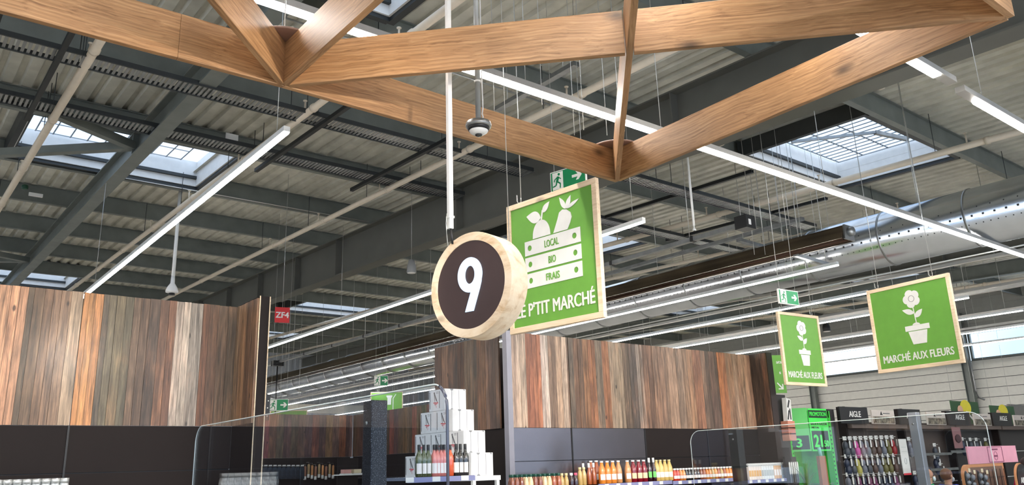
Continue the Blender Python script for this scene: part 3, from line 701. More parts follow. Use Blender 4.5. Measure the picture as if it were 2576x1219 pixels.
flat([pl([(.53,.70),(.585,.80),(.61,.855),(.65,.872),(.70,.862),(.745,.83),(.755,.79),(.735,.75),(.70,.70)])], M_OFFW, 'carrot', t, (0,fy,0))
for q_ in (leaf((.69,.87),(.62,.98),.045), leaf((.695,.87),(.755,.97),.05), leaf((.70,.87),(.85,.92),.03)): flat([pl(q_)], M_OFFW, 'carrot_leaf', t, (0,fy,0))
c = P(.5,.075); text("LE P'TIT MARCHÉ", M_OFFW, 'lettering', t, (c[0],fy,c[1]), pw*.93, .118, bold=0.022)

def flower_art(t, fy, pw, ph, W):
    def P(u,v): return ((u-.5)*pw,(v-.5)*ph)
    S = ph
    cx, cy = P(.54,.825); R = .115*S
    ol = []
    for i in range(60):
        a = 2*PI*i/60+PI*.62; k = .80+.22*abs(math.cos(2.5*(a-PI*.62)))**.7; ol.append((cx+math.cos(a)*R*k, cy+math.sin(a)*R*k))
    flat([ol], M_OFFW, 'flower_head', t, (0,fy,0))
    flat([circ(cx,cy,R*.36), circ(cx,cy,R*.31)], MATS['plate_grey'], 'flower_ring', t, (0,fy-.003,0))
    b = P(.555,.515); s = (cx,cy-R*.6)
    flat([strip(s,b,.013)], M_OFFW, 'stem', t, (0,fy,0))
    m1 = P(.545,.64); l1 = P(.40,.70); m2 = P(.552,.585); l2 = P(.655,.675)
    flat([leaf(m1,l1,.075)], M_OFFW, 'leaf', t, (0,fy-.001,0)); flat([leaf(m2,l2,.075)], M_OFFW, 'leaf', t, (0,fy-.001,0))
    r0 = P(.40,.425); r1 = P(.71,.49)
    flat([rect(r0[0],r0[1],r1[0],r1[1])], M_OFFW, 'pot_rim', t, (0,fy,0))
    q = [P(.435,.417),P(.675,.417),P(.645,.255),P(.475,.255)]
    flat([q], M_OFFW, 'pot', t, (0,fy,0)); mnd = P(.55,.492)
    flat([circ(mnd[0],mnd[1],.055,.03,16,0,PI)], M_OFFW, 'soil_mound', t, (0,fy,0))
    c = P(.5,.07); text('MARCHÉ AUX FLEURS', M_OFFW, 'lettering', t, (c[0],fy,c[1]), pw*.90, .105, bold=0.024)
mat('plate_grey',(140,140,136),0.5)
t, fy, pw, ph = hanging_sign((11.251,5.167,3.336), math.radians(-98.0), 1.262, 1.2, 'large square green flower market sign with potted flower at right', ((-.44,3.6),(.40,3.6))); flower_art(t,fy,pw,ph,1.26)
t, fy, pw, ph = hanging_sign((12.141,7.458,3.352), math.radians(-4.3), 1.08, 1.2, 'narrow looking green flower market sign seen at an angle, beside the exit sign', ((-.4,3.6),(.40,3.6))); flower_art(t,fy,pw,ph,1.08)
# distant green signs
p = at_y(1962,940,11.2)
t = thing('hanging_sign','green direction sign with white arrow half hidden behind the narrow flower sign','sign',tuple(p),math.radians(-30))
MB().box(-.42,.12,-.01,.01,-.45,.45).build('panel', M_GREEN, t)
flat([[(-.06+a*.11,-.30+b*.11) for a,b in ((-.9,.75),(-.75,.9),(.25,-.15),(.25,.55),(.5,.55),(.5,-.6),(-.65,-.6),(-.65,-.35),(.05,-.35))]], M_OFFW, 'arrow', t, (0.05,-.013,0))
text('ats', M_OFFW, 'lettering', t, (-.0,-.013,.25), .14, .08); text('s', M_OFFW, 'lettering', t, (.0,-.013,.0), .045, .08)
wire((p[0],p[1],p[2]+.45),(p[0],p[1],roofz(11.2)),'thin wire above the green direction sign')
D = 15.5
D = 28.2
p = at_y(973,985,D); t, fy, pw, ph = hanging_sign(tuple(p-np.array([0,0,.6])), math.radians(-35), 1.26, 1.2, 'distant green sign with white drawing above the tall black screen post', ((-.3,4),(.3,4)), fw=.03)
flat([[(-.02,-.2),(.12,-.2),(.13,.05),(.17,.12),(.17,.16),(-.06,.16),(-.06,.12),(-.02,.05)]], M_OFFW, 'jar_drawing', t, (0.05,fy,.3)); flat([strip((.25,-.2),(.25,.25),.025)], M_OFFW, 'spoon_drawing', t, (.0,fy,.1)); flat([strip((.25,.34),(.36,.5),.025)], M_OFFW, 'spoon_drawing', t, (.0,fy,.0))
p = at_y(727,1031,26); t, fy, pw, ph = hanging_sign(tuple(p-np.array([0,0,.6])), math.radians(-25), 1.2, 1.2, 'distant green sign just showing above the reclaimed boards at left', ((-.3,4),(.3,4)), fw=.03)
# small red area sign
t = thing('area_sign','small red square sign with white letters hanging below the roof','sign',(6.149,14.769,4.593),math.radians(-16))
MB().box(-.138,.138,-.008,.008,-.15,.15).build('panel', mat('sign_red',(206,34,36),0.45), t)
text('ZF4', M_OFFW, 'lettering', t, (0,-.011,-.055), .25, .115, bold=.03)
wire((6.149,14.77,4.74),(6.149,14.77,roofz(14.8)),'thin wire holding the small red square sign')
# exit signs
def exit_sign(loc, rz, W, H, label, drop=2.6):
    t = thing('exit_sign', label, 'exit sign', loc, rz)
    MB().box(-W/2,W/2,-.012,.012,-H/2,H/2).build('white_border', M_OFFW, t)
    b = .012; flat([rect(-W/2+b,-H/2+b,W/2-b,H/2-b)], M_EXITG, 'green_panel', t, (0,-.014,0))
    s = H; x0 = -W/2+.22*W
    flat([rect(x0-.30*s,-.42*s,x0+.30*s,.42*s)], M_OFFW, 'doorway', t, (0,-.017,0))
    man = [circ(x0+.08*s,.30*s,.065*s,n=14), strip((x0+.04*s,.20*s),(x0-.04*s,-.06*s),.13*s), strip((x0+.03*s,.17*s),(x0+.19*s,.06*s),.05*s), strip((x0+.0,.18*s),(x0-.17*s,.07*s),.05*s),
           strip((x0-.17*s,.07*s),(x0-.2*s,-.03*s),.05*s), strip((x0-.02*s,-.04*s),(x0+.15*s,-.17*s),.07*s), strip((x0+.15*s,-.17*s),(x0+.13*s,-.38*s),.06*s), strip((x0-.05*s,-.05*s),(x0-.1*s,-.22*s),.07*s), strip((x0-.1*s,-.22*s),(x0-.28*s,-.26*s),.06*s)]
    for m_ in man: flat([m_], M_EXITG, 'running_figure', t, (0,-.020,0))
    x1 = W/2-.24*W; a = .5*s
    flat([[(x1-.55*a,-.13*a),(x1+.1*a,-.13*a),(x1-.12*a,-.42*a),(x1+.17*a,-.42*a),(x1+.55*a,0),(x1+.17*a,.42*a),(x1-.12*a,.42*a),(x1+.1*a,.13*a),(x1-.55*a,.13*a)]], M_OFFW, 'arrow', t, (0,-.017,0))
    for sx_ in (-1,1): MB().tube([(sx_*W*.4,0,H/2),(sx_*W*.4,0,roofz(loc[1])-loc[2])], .003, 5).build('wire', M_WIRE, t)
    return t
exit_sign((9.517,5.95,3.683), math.radians(-3.8), .416, .2, 'green exit sign with arrow hanging above the narrow flower sign', 3.4)
p = at_y(1430,448,6.4); exit_sign(tuple(p), math.radians(-78), .5, .25, 'green exit sign partly hidden behind the big market sign', 2.0)
p = at_y(701,1018,17.5); exit_sign(tuple(p), math.radians(-25), .42, .26, 'distant green exit sign beside the black bracket at left', 4)
p = at_y(959,957,20); exit_sign(tuple(p), math.radians(-30), .38, .28, 'small distant exit sign before the corrugated wall', 3.2)

# number sign
M_9B = mat('sign_dark_brown',(58,40,40),0.55); M_9L = mat('lit_numeral',(196,228,255),0.4,emit=0.34)
t = thing('number_sign','round pine framed number nine sign with dark face and glowing numeral','sign',(3.03,4.21,2.775),math.radians(-77))
R9, T9 = .353, .17
mb = MB(); n = 72; prof = [(R9,0),(R9,T9),(R9-.055,T9),(R9-.055,.03),(R9-.058,0)]
vs = []; fs = []
for r,yy in prof: vs += [(math.cos(2*PI*k/n)*r, yy, math.sin(2*PI*k/n)*r) for k in range(n)]
for i in range(len(prof)):
    j = (i+1)%len(prof)
    for k in range(n): fs.append((i*n+k, j*n+k, j*n+(k+1)%n, i*n+(k+1)%n))
mb.add(vs,fs); mb.build('round_frame', timber_mat('birch_ply',(206,170,128),(236,212,180),(246,228,202),knots=True,gx=2,gy=6,rough=.55,kscale=1.6), t, bevel=.002)
flat([circ(0,0,R9-.052,n=72)], M_9B, 'dark_face', t, (0,.012,0), depth=.006)
S9 = .352
def nine():
    # digit drawn on a unit height; bowl plus leaning stem
    o_ = []; cxx, cyy = 0.0,.66; ro, rw = .30,.335
    for i in range(0,41):
        a = math.radians(-28+ (208+62-(-28))*i/40); o_.append((cxx+math.cos(a)*ro, cyy+math.sin(a)*(rw)))
    # right side runs down into the stem
    o_ = [(cxx+math.cos(math.radians(a))*ro, cyy+math.sin(math.radians(a))*rw) for a in range(-20,282,6)]
    o_ += [(.055,.345),(-.125,-.035),(.075,-.035),(.235,.37),(.275,.49)]
    return [[(x*S9,(y-.48)*S9) for x,y in o_], [(x*S9,(y-.48)*S9) for x,y in circ(cxx,cyy+.0,.125,.175,28)]]
flat(nine(), M_9L, 'numeral', t, (0.0,.002,0), depth=.004)
pz = at_y(1133,575,4.12)
tp = thing('hanging_pole','white square pole dropping from the roof to the round number sign','pole',(pz[0],4.12,float(pz[2])))
MB().box(-.015,.015,-.015,.015,0,roofz(4.1)-float(pz[2])).build('tube', M_WHITE, tp); MB().box(-.02,.02,-.02,.02,.07,.085).box(-.019,.019,-.019,.019,1.28,1.30).build('cable_tie', M_WHITE, tp)
MB().tube([(0,0,.02),(.01,-.0,-.05),(.015,0,-.1)], .008, 6).build('black_cable', M_BLACK, tp)
MB().tube([(-.015,.0,.08),(-.03,.0,-.02),(-.02,.0,-.12)], .003, 6).tube([(-.025,0,.1),(-.033,.0,.03),(-.025,.0,-.1)], .003, 6).build('wire_loop', M_WIRE, tp)
pw_ = at_y(1268,600,4.42); wire((pw_[0]-.0,4.36,3.06),(pw_[0]-.015,4.36,roofz(4.4)),'thin steel wire down to the right rim of the number sign',.003)

# dome camera
pc = at_y(1204,325,4.18)
t = thing('dome_camera','white ceiling dome camera on a grey pole between the lattice boards','camera',(pc[0],4.18,float(pc[2])))
MB().lathe([(.03,.075),(.085,.05),(.092,.03),(.088,.015),(.07,.01)], (0,0,0), 28).build('mounting_plate', M_GALV, t)
MB().lathe([(.078,.018),(.078,.004),(.07,-.012),(.068,-.012)], (0,0,0), 28).build('dark_ring', M_BLACK, t)
MB().lathe([(.069,-.008),(.062,-.022),(.045,-.034),(.026,-.040)], (0,0,0), 28).build('white_shell', M_WHITE, t)
MB().lathe([(.026,-.038),(.024,-.048),(.014,-.054),(.004,-.056)], (0,0,0), 20).build('lens', mat('lens',(14,12,14),.1,spec=1.0), t)
MB().tube([(0,0,.06),(0,0,roofz(4.2)-float(pc[2]))], .0195, 14).build('pole', mat('grey_pole',(150,152,150),.4,.4), t)
MB().tube([(.0,0,.36),(.0,0,.372)], .024, 14).build('pole_band', M_WHITE, t)
MB().tube([(.03,-.01,2.0),(.03,-.01,.36),(.034,-.01,.17),(.026,-.01,.12),(.034,-.01,.1),(.03,0,.06)], .005, 6).build('white_cable', M_WHITE, t)
# suspended loudspeakers / probes
def pendant(x, ytop, ybot, Y, r, h, label, m, rod=.004, rodm=None, bell=False):
    pb = at_y(x,ybot,Y); t = thing('pendant_speaker' if not bell else 'pendant_probe', label, 'speaker' if not bell else 'probe', (pb[0],Y,float(pb[2])))
    if bell: MB().lathe([(r*.5,0),(r,.15*r),(r*1.02,.4*r),(r*.8,r),(r*.35,1.7*r),(r*.3,2.9*r)],n=20).build('bell', m, t); MB().lathe([(r*.55,-.3*r),(r*.5,.005)],n=14).build('sensor', M_BLACK, t)
    else: MB().lathe([(r*.9,0),(r,.01),(r*.92,h*.5),(r*.62,h*.95),(r*.3,h)],n=20).build('cone', m, t); MB().lathe([(r*.86,-.004),(r*.86,.002)],n=20).build('grille', M_OFFW, t)
    MB().tube([(0,0,h if not bell else 2.8*r),(0,0,(float(at_y(x+.5,ytop,Y)[2]) if ytop else roofz(Y))-float(pb[2]))], rod, 10).build('cord', rodm or M_WIRE, t)
pendant(1035,None,686,13.3,.095,.27,'small grey cone speaker hanging on a cord left of the number sign', mat('speaker_grey',(132,132,132),.4), .004)
pendant(432,None,737,16.3,.118,.17,'white rod with bell shaped probe just over the left board wall', M_WHITE, .035, M_WHITE, bell=True)
pendant(2080,None,833,14.0,.13,.3,'dark cone speaker hanging between the two flower signs', M_BLACK, .004)
pendant(1747,None,580,7.9,.03,.1,'white rod with small camera hanging right of the lattice tip', M_WHITE, .02, M_WHITE, bell=True)
# junction box with black cable at left
p = at_x(698,915,10.55)
t = thing('junction_box','black junction box with a cable dropping behind the left board wall','cable box',tuple(p)); MB().box(-.17,.17,-.12,.12,-.07,.1).lathe([(.16,-.05),(.16,.09)],n=8).build('box', M_BLACK, t); MB().tube([(0,0,-.05),(0,0,-1.9)], .022, 8).build('cable', M_BLACK, t)
# small green sprinkler lamp / roof label at left
p = at_z(583,350,6.45,SL); tag(MB().box(-.1,.1,-.01,.01,-.09,.09).build('label_plate', M_WHITE, loc=tuple(p)), 'small white label plate fixed to the purlin right of the left skylight', 'label plate')
p = at_z(90,490,6.5,SL); t = thing('emergency_lamp','small green and white lamp on a purlin at the left','lamp',tuple(p)); MB().box(-.12,.12,-.03,.03,-.03,.03).build('body', M_WHITE, t); MB().lathe([(.06,.04),(.06,.10),(.04,.12)],(-.2,0,.05),14).build('green_cap', mat('dark_green',(20,70,50),.5), t)

# ================================================================== RECLAIMED BOARD WALLS
ZT, ZM = 3.33, 2.10
rb = random.Random(3)
def boards_x(bounds, cols, Y, name_label, z0=ZM, z1=ZT, dirn='x', flip=1):
    """upright boards; bounds are positions along the wall"""
    mb = MB()
    for a, b, c in zip(bounds[:-1], bounds[1:], cols):
        n = 1 if abs(b-a) < 0.13 else 2
        for i in range(n):
            p, q = a+(b-a)*i/n, a+(b-a)*(i+1)/n
            k = 1.06 if n == 1 else rb.uniform(.94,1.18); g_ = sum(c)/3
            c_ = tuple(v*.86+g_*.14 for v in c)
            L = lin(tuple(min(255, v*k) for v in c_)); col = (L[0]*rb.uniform(.96,1.04), L[1], L[2], 1); th = rb.uniform(0, .006)
            lo, hi = min(p,q)+.0012, max(p,q)-.0012
            if dirn == 'x': mb.box(lo, hi, Y-.022-th, Y, z0, z1-rb.uniform(0,.004), col)
            else: mb.box(min(Y, Y-flip*(.022+th)), max(Y, Y-flip*(.022+th)), lo, hi, z0, z1-rb.uniform(0,.004), col)
    return tag(mb.build('board_panel', M_BOARDS), name_label, 'wooden panel', 'reclaimed board panels above the shelves')
LY = 8.36
def wx(px, Y=LY, py=937): return float(at_y(px, py, Y)[0])
def X8(cropx): return wx(cropx/2.909)
L1 = [X8(-120),X8(0),X8(130),X8(175),X8(255),X8(320),X8(380),X8(455),X8(545)]
boards_x([-12.2+.25*i for i in range(37)], [rb.choice([(120,88,62),(95,75,58),(168,120,82),(140,116,92),(110,84,64)]) for _ in range(36)], LY, 'reclaimed board panel farther left outside the picture')
boards_x([-3.2,-2.9,-2.7,-2.45,-2.2,-2.0,-1.8,-1.55,-1.35,-1.1,-.9,-.65,-.4,-.2,.05,.3]+[L1[0]], [rb.choice([(120,88,62),(95,75,58),(168,120,82),(140,116,92)]) for _ in range(16)], LY, 'reclaimed board panel beyond the left edge of the picture')
boards_x(L1, [(186,130,92),(196,138,98),(98,76,54),(112,84,58),(128,92,64),(140,104,76),(142,108,80),(168,138,108)], LY, 'reclaimed board panel at the left edge with an orange board and a bright lamp reflection')
L2 = [X8(v) for v in (550,590,640,700,745,800,870,930,985,1050,1130,1195,1250,1360,1450,1500,1570,1640,1712)]
boards_x(L2, [(190,124,66),(196,132,72),(186,124,70),(94,80,62),(110,98,72),(112,98,70),(96,84,62),(112,86,64),(104,78,58),(86,66,52),(116,80,58),(106,72,52),(186,164,144),(138,126,112),(112,72,46),(104,70,46),(98,74,54),(88,68,50)], LY, 'long reclaimed board panel with one pale board between the dark seam and the corner')
cx0 = X8(1712)+.01
boards_x([LY-.03,LY-.17,LY-.31,LY-.45,LY-.58], [(146,112,82),(140,100,68),(104,74,52),(118,84,58)], cx0, 'narrow reclaimed board return panel at the right end of the left wall', dirn='y', flip=1)
tag(MB().box(cx0+.002,cx0+.105,LY-.585,LY,FLOOR,ZT+.02).build('end_panel', M_BROWN), 'dark brown end panel closing the left board wall', 'end panel')
tag(MB().box(cx0-.004,cx0+.006,LY-.592,LY-.585,FLOOR,ZT+.02).box(cx0+.099,cx0+.109,LY-.592,LY-.585,FLOOR,ZT+.02).build('edge_trim', M_PINE), 'pale wood edging on the dark brown end panel', 'edging')
def shelf_bay(x0, x1, Y, label, shelves=(), zsplit=(1.68,1.26,.84,.42), depth=.5, color=M_BROWN, left_post=True):
    t = thing('shelving_unit', label, 'shelving', ((x0+x1)/2, Y, FLOOR), 0, 'dark shelving units below the boards'); w2 = (x1-x0)/2; zs = [ZM]+list(zsplit)+[FLOOR]
    for a, b in zip(zs[:-1], zs[1:]): MB().box(-w2+.006, w2-.006, -.02, .0, b-FLOOR+.004, a-FLOOR-.004).build('back_panel', color, t)
    MB().box(-w2-.012, -w2+.005, -.03, .05, 0, ZM-FLOOR-.002).build('upright', M_BLACK, t)
    MB().box(-w2+.006, w2-.006, .0, .05, .01, ZM-FLOOR-.002).build('core', M_BLACK, t)
    for z, dp, m in shelves:
        s = MB().box(-w2+.01, w2-.01, -dp, -.022, z-FLOOR-.03, z-FLOOR).build('shelf', m, t)
        MB().box(-w2+.01, w2-.01, -dp-.012, -dp, z-FLOOR-.045, z-FLOOR+.004).build('price_strip', mat('strip_lilac', (128,130,168), .4), s)
        mb = MB(); x = -w2+.12
        while x < w2-.15: mb.box(x, x+.07, -dp-.016, -dp-.012, z-FLOOR-.042, z-FLOOR+.0); x += .21
        mb.build('price_labels', M_OFFW, s)
    return t
shelf_bay(-12.2, -1.5, LY, 'dark shelving unit farther left outside the picture', [(1.25,.45,M_BROWN)])
shelf_bay(-1.5, X8(0)-.38, LY, 'dark shelving unit beyond the left edge of the picture', [(1.25,.45,M_BROWN)])
shelf_bay(X8(0)-.38, X8(548), LY, 'dark brown shelving unit at the left edge with wrapped jars', [(1.36,.5,M_BROWN)])
shelf_bay(X8(548), cx0, LY, 'dark brown shelving unit seen through the left glass screen', [(1.1,.5,M_BROWN)])

# ---- centre block: side facing left, front facing the viewer
FX, FY = 6.52, 8.26
def Xc(crop, Y=FY): return float(at_y(860+crop/2.909, 940, Y)[0])
def Yc(crop, X=FX): return float(at_x(860+crop/2.909, 940, X)[1])
ca = [690,715,740,790,825,860,905,950,1000,1030,1060,1110,1160]
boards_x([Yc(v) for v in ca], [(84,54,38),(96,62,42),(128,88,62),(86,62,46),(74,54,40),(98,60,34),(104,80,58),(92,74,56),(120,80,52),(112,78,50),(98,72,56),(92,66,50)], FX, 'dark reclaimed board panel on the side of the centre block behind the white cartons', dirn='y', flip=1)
b1_ = [1205,1230,1270,1300,1340,1395,1450,1505,1530,1560,1600,1640,1651]
boards_x([Xc(v) for v in b1_], [(184,156,136),(170,142,120),(188,160,136),(176,148,124),(142,82,54),(158,94,62),(178,158,142),(128,100,80),(120,94,74),(158,130,104),(178,152,128),(96,80,66)], FY, 'pale and red reclaimed board panel right of the grey corner post')
b2_ = [1655,1690,1725,1760,1800,1850,1900,1950,2000,2050,2100,2150,2176]
boards_x([Xc(v) for v in b2_], [(98,82,66),(108,76,54),(98,72,52),(124,82,52),(118,74,48),(114,94,76),(132,84,54),(124,104,84),(132,112,90),(94,74,58),(76,64,56),(132,112,98)], FY, 'middle reclaimed board panel of the centre block, mostly brown')
def X3(c, Y=FY): return float(at_y(1716+c/2.909, 960, Y)[0])
b3_ = [Xc(v) for v in (2180,2200,2235,2270,2310,2350,2400,2440,2490)]+[X3(v) for v in (40,80,140,200,260,290,320,370,400,430,475,505)]
boards_x(b3_, [(128,106,90),(114,82,62),(104,76,58),(120,92,72),(132,100,78),(134,104,82),(156,124,98),(142,112,90),(142,106,80),(150,108,78),(128,84,60),(104,80,64),(98,74,60),(168,98,56),(150,92,58),(128,96,72),(158,124,98),(146,112,88),(170,130,100),(162,122,94)], FY, 'right reclaimed board panel of the centre block with orange streaks')
rx0 = X3(505)+.006
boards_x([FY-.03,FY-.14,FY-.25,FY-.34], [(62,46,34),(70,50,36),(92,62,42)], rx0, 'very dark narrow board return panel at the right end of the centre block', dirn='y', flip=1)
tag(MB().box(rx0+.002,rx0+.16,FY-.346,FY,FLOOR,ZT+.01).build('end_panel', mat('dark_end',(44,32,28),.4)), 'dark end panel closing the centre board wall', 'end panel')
tag(MB().box(FX-.035,FX+.045,FY-.04,FY+.05,FLOOR,ZT+.01).build('corner_post', mat('satin_grey',(148,144,150),.35,.4)), 'grey metal post at the corner of the centre board block', 'post')
M_BLKP = mat('gloss_dark_panel', (122,117,121), .24, .85)
xa, xb, xc_, xd = Xc(1212), Xc(1653), Xc(2178), rx0
shelf_bay(xa, xb, FY, 'glossy dark shelving unit right of the grey corner post with small green capped bottles', [(1.30,.46,M_BROWN)], color=M_BLKP)
shelf_bay(xb, xc_, FY, 'glossy dark shelving unit in the middle with orange juice bottles', [(1.365,.46,M_BROWN)], color=M_BLKP)
shelf_bay(xc_, X3(140), FY, 'dark shelving unit behind the left edge of the right glass screen', [(1.355,.46,M_BROWN)], color=M_BROWN)
shelf_bay(X3(140), xd, FY, 'dark shelving unit behind the right glass screen with cartons', [(1.31,.46,M_BROWN)], color=M_BROWN)
tag(MB().box(FX,FX+.05,FY+.05,9.9,FLOOR,ZM-.002).build('side_panel', M_BROWN), 'dark brown lower side of the centre block behind the white cartons', 'panel')
tag(MB().box(FX+.05,rx0+.15,9.3,9.36,FLOOR,ZT-.03).build('rear_panel', M_BROWN), 'dark rear cladding of the centre block', 'panel')

# ---- far alcove seen through the left screen
def fb(n, base): return [tuple(int(v*rb.uniform(.75,1.25)) for v in base) for _ in range(n)]
ax1 = 12.2
bx = [8.6+.225*i for i in range(17)]
boards_x(bx, fb(16,(112,78,56)), 23.4, 'far reclaimed board wall seen low through the left glass screen', z0=2.1, z1=3.36)
by = [23.3-.25*i for i in range(24)]
boards_x(by, fb(23,(104,70,46)), ax1, 'far reclaimed board side wall behind the white cartons', z0=2.1, z1=3.36, dirn='y', flip=1)
shelf_bay(8.6, 12.15, 23.4, 'dark far shelving unit with hanging bags and sausages')
tag(MB().box(ax1,ax1+.05,17.5,23.3,FLOOR,2.098).build('side_panel', M_BROWN), 'dark lower side of the far alcove', 'panel')
t = thing('shelving_unit','low dark shelving unit with cream packets behind the cartons','shelving',(11.9,20.0,FLOOR),0)
MB().box(-.3,.28,-2.2,2.6,1.35,1.38).build('shelf', M_BLKP, t); MB().box(-.3,.28,-2.2,2.6,1.66,1.68).build('shelf', M_BLKP, t); MB().box(-.31,-.3,-2.2,2.6,1.33,1.40).build('price_strip', M_OFFW, t)
MB().box(-.28,.28,-2.24,-2.2,0,1.68).box(-.28,.28,2.6,2.64,0,1.68).build('side', M_BLKP, t)
M_PACK = mat('cream_packet',(222,204,168),.5); M_PK2 = mat('pink_packet',(206,150,140),.5); M_PLAB = mat('beige_label',(222,176,120),.5)
proto = None
for i in range(14):
    loc = (11.68, 18.2+.27*i, FLOOR+1.38); lb = f'small cream packet lying on the low dark shelf, {ORD[i]} from the near end'
    if proto is None:
        proto = thing('packet', lb, 'packet', loc, 0, 'cream packets on the low shelf'); MB().box(-.09,.09,-.1,.1,0,.09).build('wrapper', M_PACK, proto, bevel=.012); MB().box(-.095,-.09,-.07,.07,.02,.07).build('label', M_OFFW, proto)
    else: dup(proto, loc, None, lb)
# hanging bags and sausages on pegs
M_BAG = mat('dark_foil_bag',(58,66,78),.25,.5,noise=.3,nscale=9); M_SAUS = [mat('sausage_brown',(150,100,74),.5), mat('sausage_orange',(204,140,84),.5), mat('sausage_pale',(168,140,96),.5)]
p0 = None
for i in range(10):
    q_ = at_y(656+11.5*i,1172,23.2); x = float(q_[0]); lb = f'dark foil bag hanging on a peg in the far alcove, {ORD[i]} from the left'; loc = (x, 23.2, float(q_[2])-.06)
    if p0 is None:
        p0 = thing('hanging_bag', lb, 'bag', loc, 0, 'foil bags on pegs'); MB().prism([(-.085,-.3),(-.07,.0),(-.03,.05),(.03,.05),(.07,.0),(.085,-.3)], (0,-.03,0), (0,.03,0)).build('foil_body', M_BAG, p0, bevel=.01)
        MB().box(-.05,.05,-.035,-.031,.06,.10).build('hang_tag', M_OFFW, p0); MB().tube([(0,.17,.07),(0,-.06,.07)], .005, 6).build('peg', M_WIRE, p0)
    else: dup(p0, loc, None, lb)
ps = {}
for i in range(9):
    q_ = at_y(768+8.8*i,1168,23.2); x = float(q_[0]); kk = (i*2) % 3; lb = f'long dry sausage hanging in the far alcove, {ORD[i]} from the left, {("brown","orange","pale")[kk]} skin'; loc = (x, 23.2, float(q_[2])-.26+.03*((i*5)%3))
    if kk not in ps:
        q = thing('dry_sausage', lb, 'sausage', loc, 0, f'{("brown","orange","pale")[kk]} dry sausages on pegs'); MB().tube([(0,0,.22),(0,0,.2),(0,0,-.16),(0,0,-.18)], [.01,.036,.038,.012], 10).build('skin', M_SAUS[kk], q); MB().lathe([(.040,-.17),(.040,-.07)],n=10).build('paper_band', M_OFFW, q); MB().tube([(0,0,.2),(0,0,.27),(0,.17,.27)], .004, 5).build('string', M_OFFW, q); ps[kk] = q
    else: dup(ps[kk], loc, None, lb)
for i,(x,y) in enumerate(((870,1190),(896,1188))):
    p = at_y(x,1190,20); p[2] = float(at_y(870,1190,20)[2]); t = thing('meat_tray', ('small tray of sliced meat left on the low bracket shelf','pale tray of packs right on the low bracket shelf')[i], 'food tray', tuple(p)); MB().box(-.13,.13,-.1,.1,-.02,0).build('tray', M_OFFW, t); MB().box(-.11,.11,-.09,.09,0,.1).build('pack', M_PK2 if i==0 else M_PACK, t, bevel=.01)
p = at_y(882,1200,20); tag(MB().box(-.42,.42,-.15,.15,-.05,-.02).build('bracket_shelf', M_OFFW, loc=(float(p[0]),20,float(at_y(870,1190,20)[2]))), 'white bracket shelf carrying meat trays seen through the left screen', 'shelf')
tag(MB().box(p[0]-.3,p[0]+.3,20.16,20.2,FLOOR,float(p[2])+.5).build('partition', M_BROWN), 'dark backing panel behind the bracket shelf', 'panel')

# black hexagon bracket at the left wall end
p = at_y(664,1015,8.0)
t = thing('bracket_plate','black angled metal plate with small bolts beside the left wall end','bracket',tuple(p)); hx = [(-.085,.17),(.045,.09),(.06,.07),(.06,-.16),(0,-.16),(-.085,-.06)]
flat([hx], M_BLACK, 'plate', t, (0,0,0), depth=.008)
for a,b in ((-.06,.13),(-.055,.09),(-.02,.09),(.04,.03),(.035,-.04),(.035,-.12)): MB().box(a-.005,a+.005,-.013,-.008,b-.005,b+.005).build('bolt', M_OFFW, t)

# ================================================================== WHITE CARTONS
BX = 5.45; CW, CD, CH = .31, .355, .253
def Yat(px): return float(at_x(px, 1100, BX)[1])
M_CART = mat('white_carton',(232,230,228),.6,noise=.03); M_GREYL = mat('grey_print',(98,98,100),.6); M_REDL = mat('red_print',(214,60,70),.6); M_TAPE = mat('dark_seam',(88,88,92),.7)
def carton(loc, label):
    t = thing('wine_carton', label, 'carton', loc, 0, 'white wine cartons in a pyramid')
    MB().box(0,CW,0,CD-.006,0,CH).build('box', M_CART, t, bevel=.006)
    def side(loops, m, nm):     # drawings on the side facing -X
        o = flat(loops, m, nm, t, (-.001,CD/2,0), depth=.0008); o.rotation_euler = (0,0,-PI/2); return o
    side([strip((.06,.03),(.06,CH-.02),.009)], M_TAPE, 'side_seam'); side([strip((-.15,.03),(-.15,CH-.02),.009)], M_TAPE, 'side_seam')
    side([strip((-.05,.21),(.02,.10),.005), strip((-.05,.21),(-.03,.06),.005), strip((-.05,.21),(-.015,.13),.004), circ(-.05,.215,.012,n=12)], M_GREYL, 'line_drawing')
    side([strip((-.07,.10),(.03,.095),.012), strip((-.05,.08),(.01,.083),.008), strip((-.005,.07),(-.01,.04),.004)], M_REDL, 'red_script')
    side([strip((-.01,.225),(.04,.225),.004), strip((-.01,.21),(.04,.21),.004)], M_GREYL, 'small_print')
    flat([strip((.10,.01),(.10,CH-.01),.003), strip((.205,.01),(.205,CH-.01),.003)], M_GREYL, 'flap_line', t, (0,-.001,0), depth=.0008)
    flat([circ(.10,CH,.022,n=12,a0=PI,a1=2*PI), circ(.29,CH,.022,n=12,a0=PI,a1=1.5*PI)+[(.29,CH)], circ(.10,0,.022,n=12,a0=0,a1=PI)], mat('grip_hole',(150,150,150),.8), 'grip_hole', t, (0,-.001,0), depth=.0008)
    return t
base = float(at_x(1184,1197,BX)[2])
rows = [(4, Yat(1184), 'bottom'), (3, Yat(1166), 'second'), (2, Yat(1139), 'third'), (1, Yat(1120), 'top')]
c0 = None
for r,(n,y,nm) in enumerate(rows):
    for i in range(n):
        lb = f'white wine carton in the {nm} row of the pyramid' + ('' if n == 1 else f', {ORD[i]} from the near end'); loc = (BX+.004*((i*7+r*3)%3), y+i*CD, base+r*(CH+.001))
        if c0 is None: c0 = carton(loc, lb)
        else: dup(c0, loc, None, lb)
t = thing('display_table','white display table top under the pyramid of cartons','table',(5.75,8.1,FLOOR),0)
zt_ = base-FLOOR
